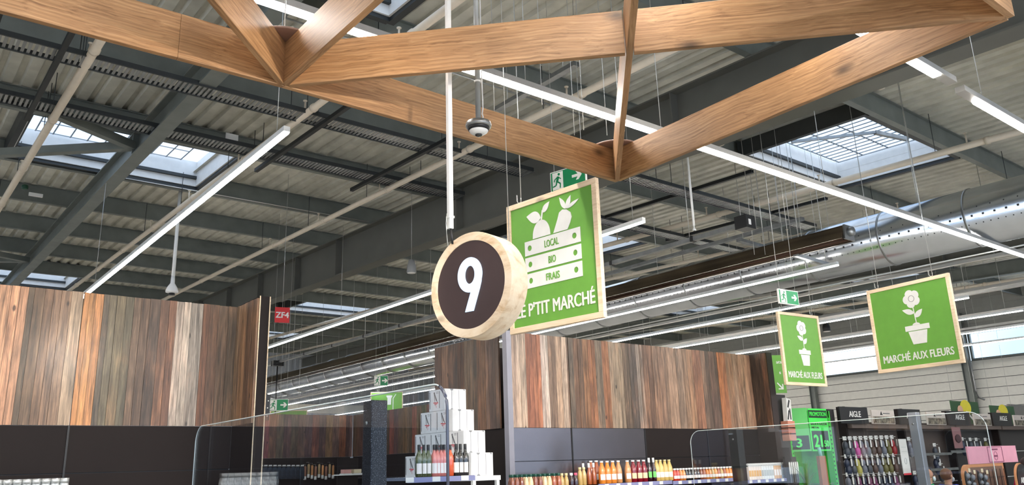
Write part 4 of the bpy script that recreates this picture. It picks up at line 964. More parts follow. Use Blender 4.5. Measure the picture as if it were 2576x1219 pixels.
MB().box(-.33,.06,-.56,1.0,zt_-.05,zt_).build('table_top', M_WHITE, t); MB().box(-.31,.04,-.54,.98,0,zt_-.3).build('plinth', M_BROWN, t)
for a in (-.32,.01):
    for b in (-.55,.95): MB().box(a,a+.04,b,b+.04,zt_-.3,zt_-.05).build('leg', M_WHITE, t)

# ================================================================== BOTTLES
def liquid(name, rgb): return mat(name, rgb, .12, spec=.9, coat=.6)
L_ = {'orange': liquid('juice_orange',(232,138,50)), 'peach': liquid('juice_peach',(214,150,96)), 'amber': liquid('juice_amber',(168,86,44)), 'red': liquid('juice_red',(130,14,34)), 'dark': liquid('juice_dark',(46,12,22)),
      'yellow': liquid('juice_yellow',(220,186,108)), 'pale': liquid('juice_pale',(236,206,160)), 'brown': liquid('juice_brown',(134,66,36)), 'scarlet': liquid('juice_scarlet',(206,52,26)), 'black': liquid('glass_black',(16,16,18)),
      'green': liquid('glass_green',(72,82,40)), 'rose': liquid('glass_rose',(214,120,110)), 'coral': liquid('glass_coral',(214,84,40)), 'gold': liquid('glass_gold',(196,160,92))}
K_ = {'white': mat('cap_white',(236,236,234),.35), 'greenc': mat('cap_green',(10,70,56),.3), 'goldc': mat('cap_gold',(220,204,150),.3,.4), 'blackc': mat('cap_black',(20,20,22),.4), 'pinkc': mat('cap_pink',(220,90,120),.4)}
LAB = {'white': mat('label_white',(240,232,226),.6), 'peachl': mat('label_peach',(242,214,170),.6), 'greenl': mat('label_green',(120,206,110),.6), 'none': None}
PROTO = {}
def bottle(kind, loc, label, cat='bottle', group=None):
    shape, body, cap, lab, H = kind
    if kind not in PROTO:
        t = thing({'wine':'wine_bottle','juice':'juice_bottle','small':'small_bottle','swing':'swing_top_bottle'}[shape], label, cat, loc, 0, group)
        if shape == 'wine': r = .037; pf = [(.03,0),(r,.006),(r,.60*H),(r*.75,.68*H),(.016,.77*H),(.0145,.97*H)]; cz, cr, ch = .76*H, .0158, .245*H
        elif shape == 'juice': r = .047; pf = [(.04,0),(r,.008),(r,.5*H),(r*.86,.66*H),(r*.5,.84*H),(.019,.94*H)]; cz, cr, ch = .93*H, .024, .07*H
        elif shape == 'swing': r = .034; pf = [(.03,0),(r,.006),(r,.5*H),(r*.6,.66*H),(.014,.76*H),(.013,.93*H)]; cz, cr, ch = .80*H, .0165, .2*H
        else: r = .033; pf = [(.028,0),(r,.006),(r,.55*H),(r*.72,.75*H),(.015,.85*H),(.015,.9*H)]; cz, cr, ch = .86*H, .0215, .14*H
        MB().lathe(pf, n=16).build('glass_body', L_[body], t)
        MB().lathe([(cr*.92,cz),(cr,cz+.003),(cr,cz+ch-.003),(cr*.9,cz+ch)], n=12).build('cap', K_[cap], t)
        if lab != 'none':
            z0, z1 = (.17*H,.42*H) if shape != 'wine' else (.10*H,.42*H); n = 10; vs = []
            for zz in (z0, z1): vs += [(math.cos(a)*(r+.0012), math.sin(a)*(r+.0012), zz) for a in [math.radians(-160+84*i/n) for i in range(n+1)]]
            MB().add(vs, [(i,i+1,n+2+i,n+1+i) for i in range(n)], smooth=True).build('label', LAB[lab], t)
        PROTO[kind] = t; return t
    return dup(PROTO[kind], loc, None, label, group)
def row(pxs, ytop, Y, kind, labelf, group, zbase=None):
    H = kind[4]
    for i, px in enumerate(pxs):
        p = at_y(px, ytop, Y); z = zbase if zbase is not None else float(p[2])-H
        bottle(kind, (float(p[0]), Y, z), labelf(i), group=group)
# shelf heights of the three bays
SH1, SH2, SH3, SH4 = 1.30, 1.365, 1.355, 1.31
hs = .225
cols = ['brown','brown','brown','pale','pale','brown','brown','pale','pale','amber','amber']
for i, c in enumerate(cols):
    row([1288+11.7*i], 1194, 7.86, ('small', c, 'greenc', 'none', hs), lambda _: f'small {c} bottle with a dark green cap, {ORD[i]} from the grey corner post, front row', 'green capped bottles', SH1)
    row([1284+11.7*i], 1194, 8.02, ('small', c, 'greenc', 'none', hs), lambda _: f'small {c} bottle with a dark green cap, {ORD[i]} from the grey corner post, back row', 'green capped bottles', SH1)
for i,(px,b,c,nm) in enumerate(((1413,'gold','goldc','first gold capped'),(1424,'gold','goldc','second gold capped'),(1437,'dark','white','dark red white capped'),(1448,'dark','pinkc','dark red pink capped'))):
    row([px], 1197, 7.86, ('small',b,c,'none',.22), lambda _: f'{nm} mini bottle right of the green capped row', 'mini bottles right of the green caps', SH1)
row([1459,1469], 1197, 7.86, ('small','gold','goldc','none',.22), lambda i: f'{("left","right")[i]} gold mini bottle in front of the swing top bottles', 'gold mini bottles', SH2)
row([1467,1481,1493], 1176, 8.0, ('swing','amber','white','none',.29), lambda i: f'amber swing top bottle with white stopper, {ORD[i]} from the left', 'amber swing top bottles', SH2-.02)
row([1486,1500], 1166, 8.16, ('juice','amber','white','white',.30), lambda i: f'amber juice bottle standing behind the orange ones, {("left","right")[i]} one', 'amber juice bottles', SH2)
row([1513,1527,1541], 1166, 7.92, ('juice','orange','white','white',.29), lambda i: f'bright orange juice bottle with white label, {ORD[i]} of three', 'orange juice bottles', SH2)
row([1555], 1167, 7.95, ('juice','peach','white','white',.29), lambda i: 'brownish juice bottle right of the three orange ones', None, SH2)
row([1578], 1167, 7.92, ('juice','peach','white','white',.29), lambda i: 'brownish juice bottle just left of the red ones', None, SH2)
row([1592,1606,1619], 1165, 7.92, ('juice','red','white','peachl',.29), lambda i: f'deep red juice bottle with peach label, {ORD[i]} from the left', 'red juice bottles', SH2)
row([1632,1643], 1160, 7.9, ('swing','dark','white','greenl',.315), lambda i: f'tall dark bottle with green label, {("left","right")[i]} one', 'dark bottles with green labels', SH2)
row([1651,1661,1672,1683], 1167, 7.93, ('juice','yellow','goldc','white',.285), lambda i: f'yellow juice bottle, {ORD[i]} from the left', 'yellow juice bottles', SH2)
pal = ['scarlet','scarlet','orange','orange','black','black','black','black','black','brown','amber','orange','orange','gold','orange','amber','gold','amber','orange','orange','orange']
for i, c in enumerate(pal):
    row([1697+7.35*i], 1188, 7.9, ('small', c, 'white', 'white', .17), lambda _: f'short {c} bottle in the low row right of the yellow juices, {ORD[i]} one', 'short white capped bottles', SH3)
# cartons of drink
CK = {}
def drink(px, c, nm, i, ztop=1164):
    p = at_y(px, ztop, 7.92); lb = f'{nm} drink carton, {ORD[i]} from the black screen post'
    loc = (float(p[0]), 7.92, SH4)
    if c not in CK:
        t = thing('drink_carton', lb, 'drink carton', loc, 0, 'drink cartons on the right shelf'); MB().box(-.031,.031,-.04,.04,0,.20).build('carton_body', mat('carton_'+nm.replace(' ','_'), c, .45), t)
        MB().prism([(-.031,0),(.031,0),(.031,.025),(-.031,.025)], (0,-.04,.20), (0,.0,.225)).lathe([(.012,.215),(.012,.24)],n=10).build('gable_top', K_['white'], t); MB().box(-.026,.026,-.042,-.04,.05,.14).build('label', LAB['white'] if sum(c) < 640 else M_PLAB if i < 5 else M_GREYL2, t); CK[c] = t
    else: dup(CK[c], loc, None, lb)
M_GREYL2 = mat('grey_label',(176,180,178),.6)
seq = [((236,226,220),'white and red')]*5+[((228,230,228),'white and grey')]*5+[((222,180,140),'tan')]*3+[((196,214,232),'light blue')]*2+[((232,120,140),'pink')]*3
for i,(c,nm) in enumerate(seq): drink(1879+6.35*i, c, nm, i)
# wines
WY = 7.0; wz = float(at_y(1110,1197,WY)[2])
row([1054,1066,1077],1131,WY,('wine','green','blackc','white',.305), lambda i: f'olive green wine bottle on the lilac edged shelf, {ORD[i]} from the left', 'green wine bottles', wz)
row([1092,1100,1109,1117],1130,WY,('wine','rose','blackc','white',.305), lambda i: f'pink wine bottle on the lilac edged shelf, {ORD[i]} from the left', 'pink wine bottles', wz)
row([1132],1130,WY,('wine','coral','blackc','none',.305), lambda i: 'orange wine bottle just right of the dark screen edge', None, wz)
row([1147,1158,1170],1128,WY,('wine','black','blackc','white',.31), lambda i: f'black wine bottle in front of the cartons, {ORD[i]} from the left', 'black wine bottles', wz)
xa_, xb_ = float(at_y(1008,1200,WY)[0]), float(at_y(1176,1200,WY)[0])
t = thing('wine_shelf','dark shelf with lilac price edge carrying the wine bottles','shelf',((xa_+xb_)/2,WY,FLOOR)); hw = (xb_-xa_)/2
MB().box(-hw,hw,-.12,.3,wz-FLOOR-.03,wz-FLOOR).build('shelf_board', M_BLKP, t); MB().box(-hw,hw,-.135,-.12,wz-FLOOR-.05,wz-FLOOR-.002).build('price_edge', mat('strip_lilac',(128,130,168),.4), t)
for a in (-.42,-.12,.22): MB().box(a,a+.09,-.139,-.135,wz-FLOOR-.046,wz-FLOOR+.0).build('price_label', M_OFFW, t)
MB().box(-hw,hw,.27,.3,0,wz-FLOOR-.03).build('back', M_BROWN, t)
# wrapped jars, bottom left
jz = 1.36
M_FILM = mat('clear_film',(214,218,218),.12,spec=1.0,noise=.35,nscale=30,bump=.8)
jp = None
jx0 = float(at_y(-20,1210,8.05)[0]); jx1 = float(at_y(172,1204,8.05)[0])
nj = 8
for i in range(nj):
    lb = f'clear wrapped jar on the left shelf, {ORD[i]} from the left edge'; loc = (jx0+(jx1-jx0)*(i+.5)/nj-.0, 8.02, jz)
    if jp is None:
        jp = thing('wrapped_jar', lb, 'jar', loc, 0, 'wrapped jars on the left shelf'); hj = float(at_y(100,1203,8.02)[2])-jz
        MB().lathe([(.035,0),(.042,.01),(.042,hj*.7),(.034,hj*.85)],n=14).build('glass', M_FILM, jp); MB().lathe([(.037,hj*.85),(.037,hj)],n=14).build('lid', mat('lid_silver',(206,208,206),.3,.6), jp)
    else: dup(jp, loc, None, lb)

# ================================================================== GLASS SCREENS
def screen(X, ya, yb, ztop, zbot, ra, rb_, th, label, dark_edge=False, glass=None):
    """upright pane in the plane X = const from near ya to far yb"""
    t = thing('glass_screen', label, 'glass screen', (X, (ya+yb)/2, zbot)); yc = (ya+yb)/2
    H = ztop-zbot; pts = [(ya-yc,0)]
    for i in range(11): a = PI-PI/2*i/10; pts.append((ya-yc+ra+math.cos(a)*ra, H-ra+math.sin(a)*ra))
    for i in range(11): a = PI/2-PI/2*i/10; pts.append((yb-yc-rb_+math.cos(a)*rb_, H-rb_+math.sin(a)*rb_))
    pts.append((yb-yc,0)); n = len(pts)
    MB().add([(-th/2,y,z) for y,z in pts]+[(th/2,y,z) for y,z in pts], [tuple(range(n)), tuple(range(2*n-1,n-1,-1))]).build('pane', glass or M_GLASS, t)
    def edge(a, b, m, nm): MB().tube([(0,y,z) for y,z in pts[a:b]], .0075 if m != M_EDGE else .0042, 8).build(nm, m, t)
    if dark_edge: edge(0,9,mat('dark_glass_edge',(70,74,92),.2,spec=1.0),'near_edge'); edge(8,n,M_EDGE,'polished_edge')
    else: edge(0,n,M_EDGE,'polished_edge')
    return t
SX = 2.15
y_far = float(at_x(487,1180,SX)[1]); y_near = float(at_x(1126,1120,SX)[1])
screen(SX, y_near, y_far, 2.0, .9, .12, .13, .011, 'near glass screen with rounded corners at the left', True)
SX2 = 8.72
yf2 = float(at_x(1737,1110,SX2)[1]); yn2 = float(at_x(2493,1130,SX2)[1])
screen(SX2, yn2, yf2, 2.0, .9, .16, .16, .012, 'far glass screen with rounded corners at the right', glass=M_GLASS2)
def screen_post(X, Y, w_, top, label, m, glint=None):
    t = thing('screen_post', label, 'post', (X, Y, FLOOR)); MB().box(0,w_,0,w_,0,top-FLOOR).build('tube', m, t, bevel=.006)
    d_ = MB().lathe([(.012,0),(.012,.006)],(0,0,0),12).build('fixing_disc', M_GALV, t); d_.rotation_euler = (0,-PI/2,0); d_.location = (-.001,w_*.5,top-FLOOR-.12)
    return t
def speckle():
    m = mat('speckled_black_coat',(52,52,56),.38,.2)
    t = m.node_tree; b = t.nodes['Principled BSDF']; tcn = t.nodes.new('ShaderNodeTexCoord'); v = t.nodes.new('ShaderNodeTexNoise'); v.inputs['Scale'].default_value = 260; r = t.nodes.new('ShaderNodeValToRGB')
    r.color_ramp.elements[0].position = .60; r.color_ramp.elements[0].color = lin((30,30,34)); r.color_ramp.elements[1].position = .72; r.color_ramp.elements[1].color = lin((190,190,196))
    t.links.new(tcn.outputs['Object'], v.inputs['Vector']); t.links.new(v.outputs['Fac'], r.inputs[0]); t.links.new(r.outputs[0], b.inputs['Base Color']); return m
py_ = float(at_x(936,1100,SX+.015)[1])
screen_post(SX+.010, py_, .098, float(at_y(940,1005,py_)[2]), 'thick speckled black post of the left glass screen', speckle())
py2 = float(at_x(1860,1150,SX2+.015)[1])
screen_post(SX2+.012, py2, .13, float(at_y(1855,1079,py2)[2]), 'black post of the right glass screen', M_BLACK)
py3 = float(at_x(2322,1150,SX2+.015)[1])
screen_post(SX2+.012, py3, .09, float(at_x(2297,1036,SX2)[2]), 'grey and black post right of the white poster', mat('brushed_alu',(150,152,158),.35,.6))

# ================================================================== GARDEN AND BOOT AISLE
GY = 8.3
def gx(px, py=1100, Y=GY): return float(at_y(px, py, Y)[0])
def gz(px, py, Y=GY): return float(at_y(px, py, Y)[2])
M_DKB = mat('dark_back',(48,44,44),.5); M_FLUO = mat('fluo_green',(52,190,50),.5); M_FLUOB = mat('fluo_green_bright',(70,226,84),.5)
x0, x1 = gx(2112), gx(2600)
seg = [gx(2112), gx(2258), gx(2378), gx(2496), gx(2600)]
for i in range(4):
    a, b = seg[i]+.01, seg[i+1]-.01
    t = thing('boot_stand', ('dark shop stand right of the green stand with hanging clogs','dark shop stand behind the white poster','dark shop stand above the people','dark shop stand at the right edge')[i], 'shop stand', ((a+b)/2, GY, FLOOR)); hw = (b-a)/2
    MB().box(-hw,hw,0,.05,0,2.25-FLOOR).build('back_panel', (mat('taupe_back',(84,72,66),.5) if i < 2 else M_DKB), t); MB().box(-hw,-hw+.06,-.15,0,0,2.52-FLOOR).build('upright', M_BROWN, t); MB().box(-hw+.06,hw,-.24,0,2.12-FLOOR,2.2-FLOOR).build('top_shelf', mat('taupe_shelf',(98,84,76),.5), t)
    for z in (1.62,1.05): MB().tube([(-hw+.06,-.1,z-FLOOR),(hw,-.1,z-FLOOR)], .012, 6).build('hook_rail', M_WIRE, t)
# headers
for i,(a,b,kind,lb) in enumerate(((2110,2180,0,'black header board with white name, nearest the green stand'),(2190,2246,1,'pale header board with boot picture right of the first black one'),(2260,2312,0,'black header board behind the grey and black post'),(2328,2374,1,'pale header board with boot picture above the people'),
        (2382,2436,0,'black header board with white name, third of the black ones'),(2446,2488,1,'pale header board with boot picture inside the rounded glass corner'),(2496,2540,0,'black header board with white name just right of the glass screen'),(2546,2590,1,'pale header board at the right edge of the picture'))):
    xa1, xb1 = gx(a,1050,8.05), gx(b,1050,8.05); zc = 2.33; W = xb1-xa1
    t = thing('header_board', lb, 'header board', ((xa1+xb1)/2, 8.03, 2.2), 0, 'header boards over the boot aisle')
    if kind == 0:
        MB().box(-W/2,W/2,-.015,.015,0,.30).build('board', M_BLACK, t); text('AIGLE', M_OFFW, 'lettering', t, (0.02,-.018,.12), W*.42, .11, bold=.02)
    else:
        MB().box(-W/2,W/2,-.015,.015,0,.26).build('board', mat('header_pale',(196,186,176),.6), t); flat([rect(-W/2+.02,.01,W/2-.02,.14)], mat('boot_photo',(120,112,96),.6,noise=.7,nscale=14), 'boot_picture', t, (0,-.018,0)); flat([[(-.12,.17),(-.07,.24),(-.05,.19),(-.02,.17)]], M_BLACK, 'bird_mark', t, (0,-.018,0)); flat([strip((.0,.20),(.25,.20),.015)], M_GREYL, 'small_print', t, (0,-.018,0))
# hanging clogs with tags
HC = {}
ccol = {'charcoal':(62,66,74),'pink':(196,72,150),'grey':(110,112,122),'brown':(84,62,52),'olive':(104,98,52),'yellow':(176,168,84),'plum':(110,48,88),'red':(150,30,34),'navy':(36,44,66)}
def clog(px, py, c, lb, Y=8.12, s=1.0):
    p = (gx(px,py,Y), Y, gz(px,py,Y))
    if c not in HC:
        t = thing('hanging_clog', lb, 'clog', p, 0, 'clogs hanging on hooks'); m = mat('clog_'+c, ccol[c], .35)
        MB().ball((0,0,-.12),.055,.05,.09).ball((.01,-.01,-.24),.06,.06,.11).build('shoe', m, t); MB().box(-.06,.06,-.01,.0,-.02,.05).build('hook_card', M_OFFW, t); MB().box(.02,.065,-.075,-.07,-.16,-.03).build('price_tag', M_OFFW, t); HC[c] = t
        MB().tube([(0,.1,.02),(0,-.08,.02)], .006, 5).build('hook', M_WIRE, t)
    else: dup(HC[c], p, None, lb)
r1 = ['charcoal','charcoal','pink','grey','grey','brown','brown','grey','olive','red']
r2 = ['navy','charcoal','yellow','grey','charcoal','brown','grey','olive','olive','brown']
r3 = ['grey','charcoal','plum','navy','plum','plum','charcoal','navy','navy','plum']
for rr, (lst, py, nm) in enumerate(((r1,1104,'top'),(r2,1149,'middle'),(r3,1195,'bottom'))):
    for i, c in enumerate(lst): clog(2124+13.2*i+rr*4, py+i*-.4, c, f'{c} clog hanging in the {nm} row, {ORD[i]} from the left')
for i,(px,py,c) in enumerate(((2285,1105,'grey'),(2300,1190,'navy'),(2316,1200,'charcoal'),(2350,1120,'charcoal'),(2352,1150,'navy'),(2362,1168,'charcoal'),(2420,1105,'navy'),(2440,1106,'charcoal'),(2455,1106,'charcoal'),(2478,1106,'olive'))):
    clog(px, py, c, f'{c} clog hanging alone on the dark stands, {ORD[i]} counting from the white poster')
for i,(a,b,py) in enumerate(((2320,2392,1143),(2392,2440,1136),(2340,2410,1182))):
    tag(MB().box(gx(a,py,8.0),gx(b,py,8.0),7.98,8.0,gz(a,py,8.0)-.02,gz(a,py,8.0)+.03).build('shelf_edge', M_GALV), ('bright shelf edge above the people','bright shelf edge left of the pink board','lowest bright shelf edge behind the heads')[i], 'shelf edge')
t = thing('wall_poster','narrow white poster with a red foot left of the grey and black post','poster',(gx(2275,1143,8.0),8.0,gz(2275,1143,8.0))); MB().box(-.15,.15,-.006,.006,-.36,.30).build('paper', M_OFFW, t); flat([rect(-.15,-.38,.15,-.345)], M_REDL, 'red_foot', t, (0,-.008,0)); flat([circ(0,-.12,.05,.06), circ(0,-.12,.042,.052)], M_GREYL2, 'ring_drawing', t, (0,-.009,0)); flat([rect(-.09,.14,.09,.146), rect(-.11,.06,.11,.066)], M_GREYL2, 'small_print', t, (0,-.009,0))
t = thing('wall_poster','square picture of a shoe hanging right of the middle stand','poster',(gx(2408,1100,8.0),8.0,gz(2408,1100,8.0))); MB().box(-.2,.2,-.006,.006,-.22,.22).build('paper', mat('poster_brown',(140,98,98),.6), t); MB().ball((0,-.02,-.02),.13,.02,.09).build('shoe_picture', mat('poster_dark',(70,40,44),.6), t)
# green stand
a, b = gx(1990,1100,8.1), gx(2092,1100,8.1)
t = thing('green_stand','bright green slatted shop stand right of the centre block','shop stand',((a+b)/2,GY-.1,FLOOR)); hw = (b-a)/2; top = gz(2050,1035)
MB().box(-hw,hw,.1,.14,0,top-.1-FLOOR).build('back_panel', mat('stand_green',(58,150,52),.5,noise=.15,nscale=4), t)
for s_ in (-1,1): MB().box(s_*hw-.04,s_*hw+.04,-.1,.14,0,top-FLOOR).build('side_frame', M_FLUO, t)
MB().box(-hw,hw,-.1,-.06,top-.12-FLOOR,top-FLOOR).build('front_beam', M_FLUO, t); MB().box(hw+.05,hw+.26,-.06,.14,0,top+.04-FLOOR).build('dark_upright', M_DKB, t)
mb = MB(); z = .3
while z < top-FLOOR-.2: mb.box(hw-.03,hw+.0,-.103,-.10,z,z+.03); mb.box(-hw-.0,-hw+.02,-.103,-.10,z,z+.03); z += .075
mb.build('punched_holes', M_BLACK, t)
for z in (1.0,1.35): MB().box(-hw+.05,hw-.05,-.06,.1,z,z+.03).build('shelf', mat('shelf_green',(70,130,60),.5), t)
pz_ = (gx(2061,1080,8.05),8.05,gz(2061,1080,8.05))
t = thing('promotion_sign','bright green promotion price sign on the green stand','price sign',pz_); W, H = .60, .73
MB().box(-W/2,W/2,-.004,.004,-H/2,H/2).build('card', M_FLUOB, t); flat([rect(-W/2+.01,H/2-.16,W/2-.01,H/2-.03)], mat('card_dark',(18,40,24),.6), 'header_band', t, (0,-.006,0)); text('PROMOTION', M_FLUOB, 'lettering', t, (0,-.009,H/2-.13), W*.88, .075, bold=.03)
text('BALAI À GAZON', M_DKB, 'lettering', t, (0,-.006,.08), W*.85, .04, bold=.02); text('METAL', M_DKB, 'lettering', t, (-.12,-.006,.02), W*.4, .035, bold=.02)
flat([rect(-W/2+.04,-H/2+.03,W/2-.04,-.02)], mat('card_dark',(18,40,24),.6), 'price_panel', t, (0,-.006,0)); text('21', M_FLUOB, 'price', t, (-.09,-.009,-.29), .27, .21, bold=.05); text('50', M_FLUOB, 'price', t, (.165,-.009,-.29), .16, .11, bold=.05)
t = thing('promotion_sign','narrow green price sign turned sideways at the left of the green stand','price sign',(gx(2006,1080,8.02),8.02,gz(2006,1080,8.02)),math.radians(-50)); MB().box(-.19,.19,-.004,.004,-.36,.36).build('card', mat('card_green_pale',(84,190,90),.5), t); flat([rect(-.17,-.33,.17,-.1)], mat('card_dark',(18,40,24),.6), 'price_panel', t, (0,-.006,0)); text('3', M_FLUOB, 'price', t, (0,-.009,-.29), .1, .15, bold=.03); MB().box(-.02,.02,.0,.22,.3,.33).build('clip_arm', M_DKB, t)
bz_ = gz(2064,1146,8.0)
t = thing('garden_broom','wooden garden broom head with a pale blue handle in the green stand','broom',(gx(2064,1190,8.0),7.95,bz_-.55)); MB().box(-.10,.10,-.03,.03,0,.55).build('wood_head', mat('broom_wood',(160,104,70),.6), t); MB().tube([(0,0,.53),(-.03,0,.69)], .03, 10).build('handle', mat('broom_blue',(130,196,180),.4), t)
# striped item and boxes left of the green stand
p = (gx(1980,1040,7.9),7.9,gz(1980,1055,7.9)); t = thing('striped_bag','black and white striped bag above the pink boxes','bag',p); MB().prism([(-.07,-.05),(.07,-.05),(.09,.33),(-.04,.36)], (0,-.04,0), (0,.04,0)).build('bag_body', M_OFFW, t)
flat([strip((-.05,.0),(.0,.15),.03), strip((.03,.0),(.03,.18),.025), strip((-.02,.2),(.04,.32),.03)], M_BLACK, 'stripes', t, (0,-.043,0))
for i,(py,c) in enumerate(((1067,(196,128,104)),(1082,(186,108,82)),(1097,(190,132,112)))):
    z = gz(1984,py,7.9); tag(MB().box(p[0]-.10,p[0]+.10,7.84,7.98,z-.07,z+.055).build('pink_box', mat(f'box_salmon_{"abc"[i]}', c, .6), bevel=.005), f'salmon pink box left of the green stand, {("topmost","middle","lowest")[i]} of three', 'box', 'salmon boxes')
tag(MB().box(p[0]-.16,p[0]+.14,7.99,8.03,FLOOR,p[2]+.42).build('partition', M_DKB), 'dark rack panel behind the salmon boxes', 'panel')
kx = gx(1996,1180,7.75)
for i in range(5):
    z = gz(1996,1180,7.75); lb = f'white handled tool hanging between the cartons and the green stand, {ORD[i]} from the left'; loc = (kx-.11+.055*i, 7.74, z)
    if i == 0:
        k0 = thing('hanging_tool', lb, 'tool', loc, 0, 'hanging white tools'); MB().tube([(0,0,.12),(0,0,.1),(0,0,-.06),(0,0,-.08)], [.005,.014,.014,.006], 8).build('handle', M_OFFW, k0); MB().box(-.008,.008,-.003,.003,-.2,-.07).build('blade', M_GALV, k0)
    else: dup(k0, loc, None, lb)
tag(MB().box(kx-.16,kx+.16,7.78,7.82,FLOOR,gz(1996,1148,7.75)).build('partition', M_DKB), 'dark rack panel holding the white handled tools', 'panel')
# grass plant
t = thing('ornamental_grass','tuft of green ornamental grass in front of the green stand','plant',(gx(2030,1215,7.3),7.3,gz(2030,1215,7.3)-.25)); mb = MB(); rg = random.Random(5)
for i in range(70):
    a = rg.uniform(0,2*PI); l = rg.uniform(.25,.55); sp = rg.uniform(.05,.30); w_ = .008; pts = []
    for j in range(6): u_ = j/5; pts.append(Vector((math.cos(a)*sp*u_**1.6, math.sin(a)*sp*u_**1.6, .1+l*u_-.10*u_**3*(sp/.2))))
    s_ = Vector((-math.sin(a),math.cos(a),0))*w_; vs = []
    for j,q in enumerate(pts): k_ = 1-.85*j/5; vs += [q-s_*k_, q+s_*k_]
    mb.add(vs, [(2*j,2*j+1,2*j+3,2*j+2) for j in range(5)])
mb.build('blades', mat('grass_green',(92,128,60),.6,noise=.3), t); MB().lathe([(.09,0),(.12,.12),(.11,.12),(.1,.1)],n=16).build('pot', M_DKB, t)
zb_ = gz(2030,1215,7.3)-.25; tag(MB().box(gx(2005,1215,7.3),gx(2060,1215,7.3),7.12,7.48,FLOOR,zb_-.001).build('plant_stand', M_BROWN), 'brown box stand under the ornamental grass', 'stand')
# pink board, hat display, totem
PY = 5.35
def px_(x,y=1150,Y=PY): return at_y(x,y,Y)
a = px_(2433,1140); b = px_(2556,1140)
W = float(b[0]-a[0]); zt0, zb0 = float(px_(2495,1121)[2]), float(px_(2495,1164)[2])
t = thing('pink_board','pink board with a framed round emblem above the hat display','board',((a[0]+b[0])/2,PY,zb0)); hB = zt0-zb0
MB().box(-W/2,W/2,-.01,.01,0,hB).build('board', mat('board_pink',(214,150,166),.6), t)
fx0, fx1 = W*(-.11), W*.19; flat([rect(fx0,.012,fx1,hB-.01), rect(fx0+.01,.02,fx1-.01,hB-.018)], mat('emblem_plum',(120,56,84),.6), 'emblem_frame', t, (0,-.012,0)); cxm = (fx0+fx1)/2
flat([circ(cxm,hB*.42,hB*.26), circ(cxm,hB*.42,hB*.24)], mat('emblem_plum',(120,56,84),.6), 'emblem_ring', t, (0,-.012,0)); flat([rect(cxm-.05,hB*.36,cxm+.05,hB*.46)], mat('emblem_plum',(120,56,84),.6), 'emblem_block', t, (0,-.012,0)); flat([rect(cxm-.1,hB*.76,cxm+.1,hB*.84)], mat('emblem_plum',(120,56,84),.6), 'emblem_title', t, (0,-.012,0))
a = px_(2424,1200); b = px_(2528,1200); W = float(b[0]-a[0]); z1_ = float(px_(2470,1166)[2])
t = thing('sandal_display','tan rounded display stand with wire grid holding pairs of sandals','display',((a[0]+b[0])/2,PY-.05,FLOOR)); hD = z1_-FLOOR
rr = .16; ol = [(-W/2,0),(-W/2,hD-rr)]+[(-W/2+rr+math.cos(PI-PI/2*i/8)*rr, hD-rr+math.sin(PI-PI/2*i/8)*rr) for i in range(9)]+[(W/2,hD),(W/2,0)]
flat([ol], mat('display_tan',(196,136,92),.6), 'side_board', t, (0,.06,0), depth=.02); inner = [(x*.86+.02,y-.04) for x,y in ol if y > 0]; inner = [(inner[0][0],.05)]+inner[0:]+[(inner[-1][0],.05)]
flat([inner], mat('display_inner',(120,92,76),.6), 'inner_back', t, (0,.035,0), depth=.004)
mb = MB()
for i in range(10): x = -W*.4+W*.85*i/9; mb.box(x-.003,x+.003,.018,.024,.1,hD-.08)
for i in range(14): z = .15+.13*i; mb.box(-W*.4,W*.45,.014,.018,z,z+.006) if z < hD-.08 else None
mb.build('wire_grid', M_BLACK, t)
sd = None
for i,(x,y) in enumerate(((2446,1196),(2459,1200),(2478,1196),(2491,1200))):
    p = px_(x,y,PY-.2); lb = f'dark grey sandal hanging on the tan display, {ORD[i]} from the left'; loc = (float(p[0]),PY-.12,float(p[2]))
    if sd is None:
        sd = thing('sandal', lb, 'sandal', loc, 0, 'sandals on the tan display'); MB().ball((0,0,-.05),.045,.022,.12).build('sole', M_BLACK, sd); MB().ball((0,-.02,.0),.042,.03,.04).ball((0,-.02,-.09),.04,.03,.03).build('strap', mat('sandal_grey',(120,124,130),.3,.3), sd); MB().box(-.03,.03,-.055,-.05,.05,.10).build('price_tag', M_PACK, sd)
    else: dup(sd, loc, None, lb)
a = px_(2540,1200,PY-.3); 
t = thing('totem_sign','black rounded totem sign with white name at the lower right corner','sign',(float(a[0])+.27,PY-.35,FLOOR)); hT = float(px_(2560,1166,PY-.35)[2])-FLOOR
flat([[(-.2,0),(-.2,hT-.2)]+[(math.cos(PI-PI*i/20)*.2,hT-.2+math.sin(PI-PI*i/20)*.2) for i in range(21)]+[(.2,0)]], M_BLACK, 'face', t, (.02,-.02,0), depth=.006)
flat([[(-.21,0),(-.21,hT-.2)]+[(math.cos(PI-PI*i/20)*.21,hT-.2+math.sin(PI-PI*i/20)*.212) for i in range(21)]+[(.21,0)]], mat('display_tan',(196,136,92),.6), 'tan_rim', t, (0,.0,0), depth=.012)
text('AIGLE', M_OFFW, 'lettering', t, (.02,-.03,hT-.27), .24, .085, bold=.02)
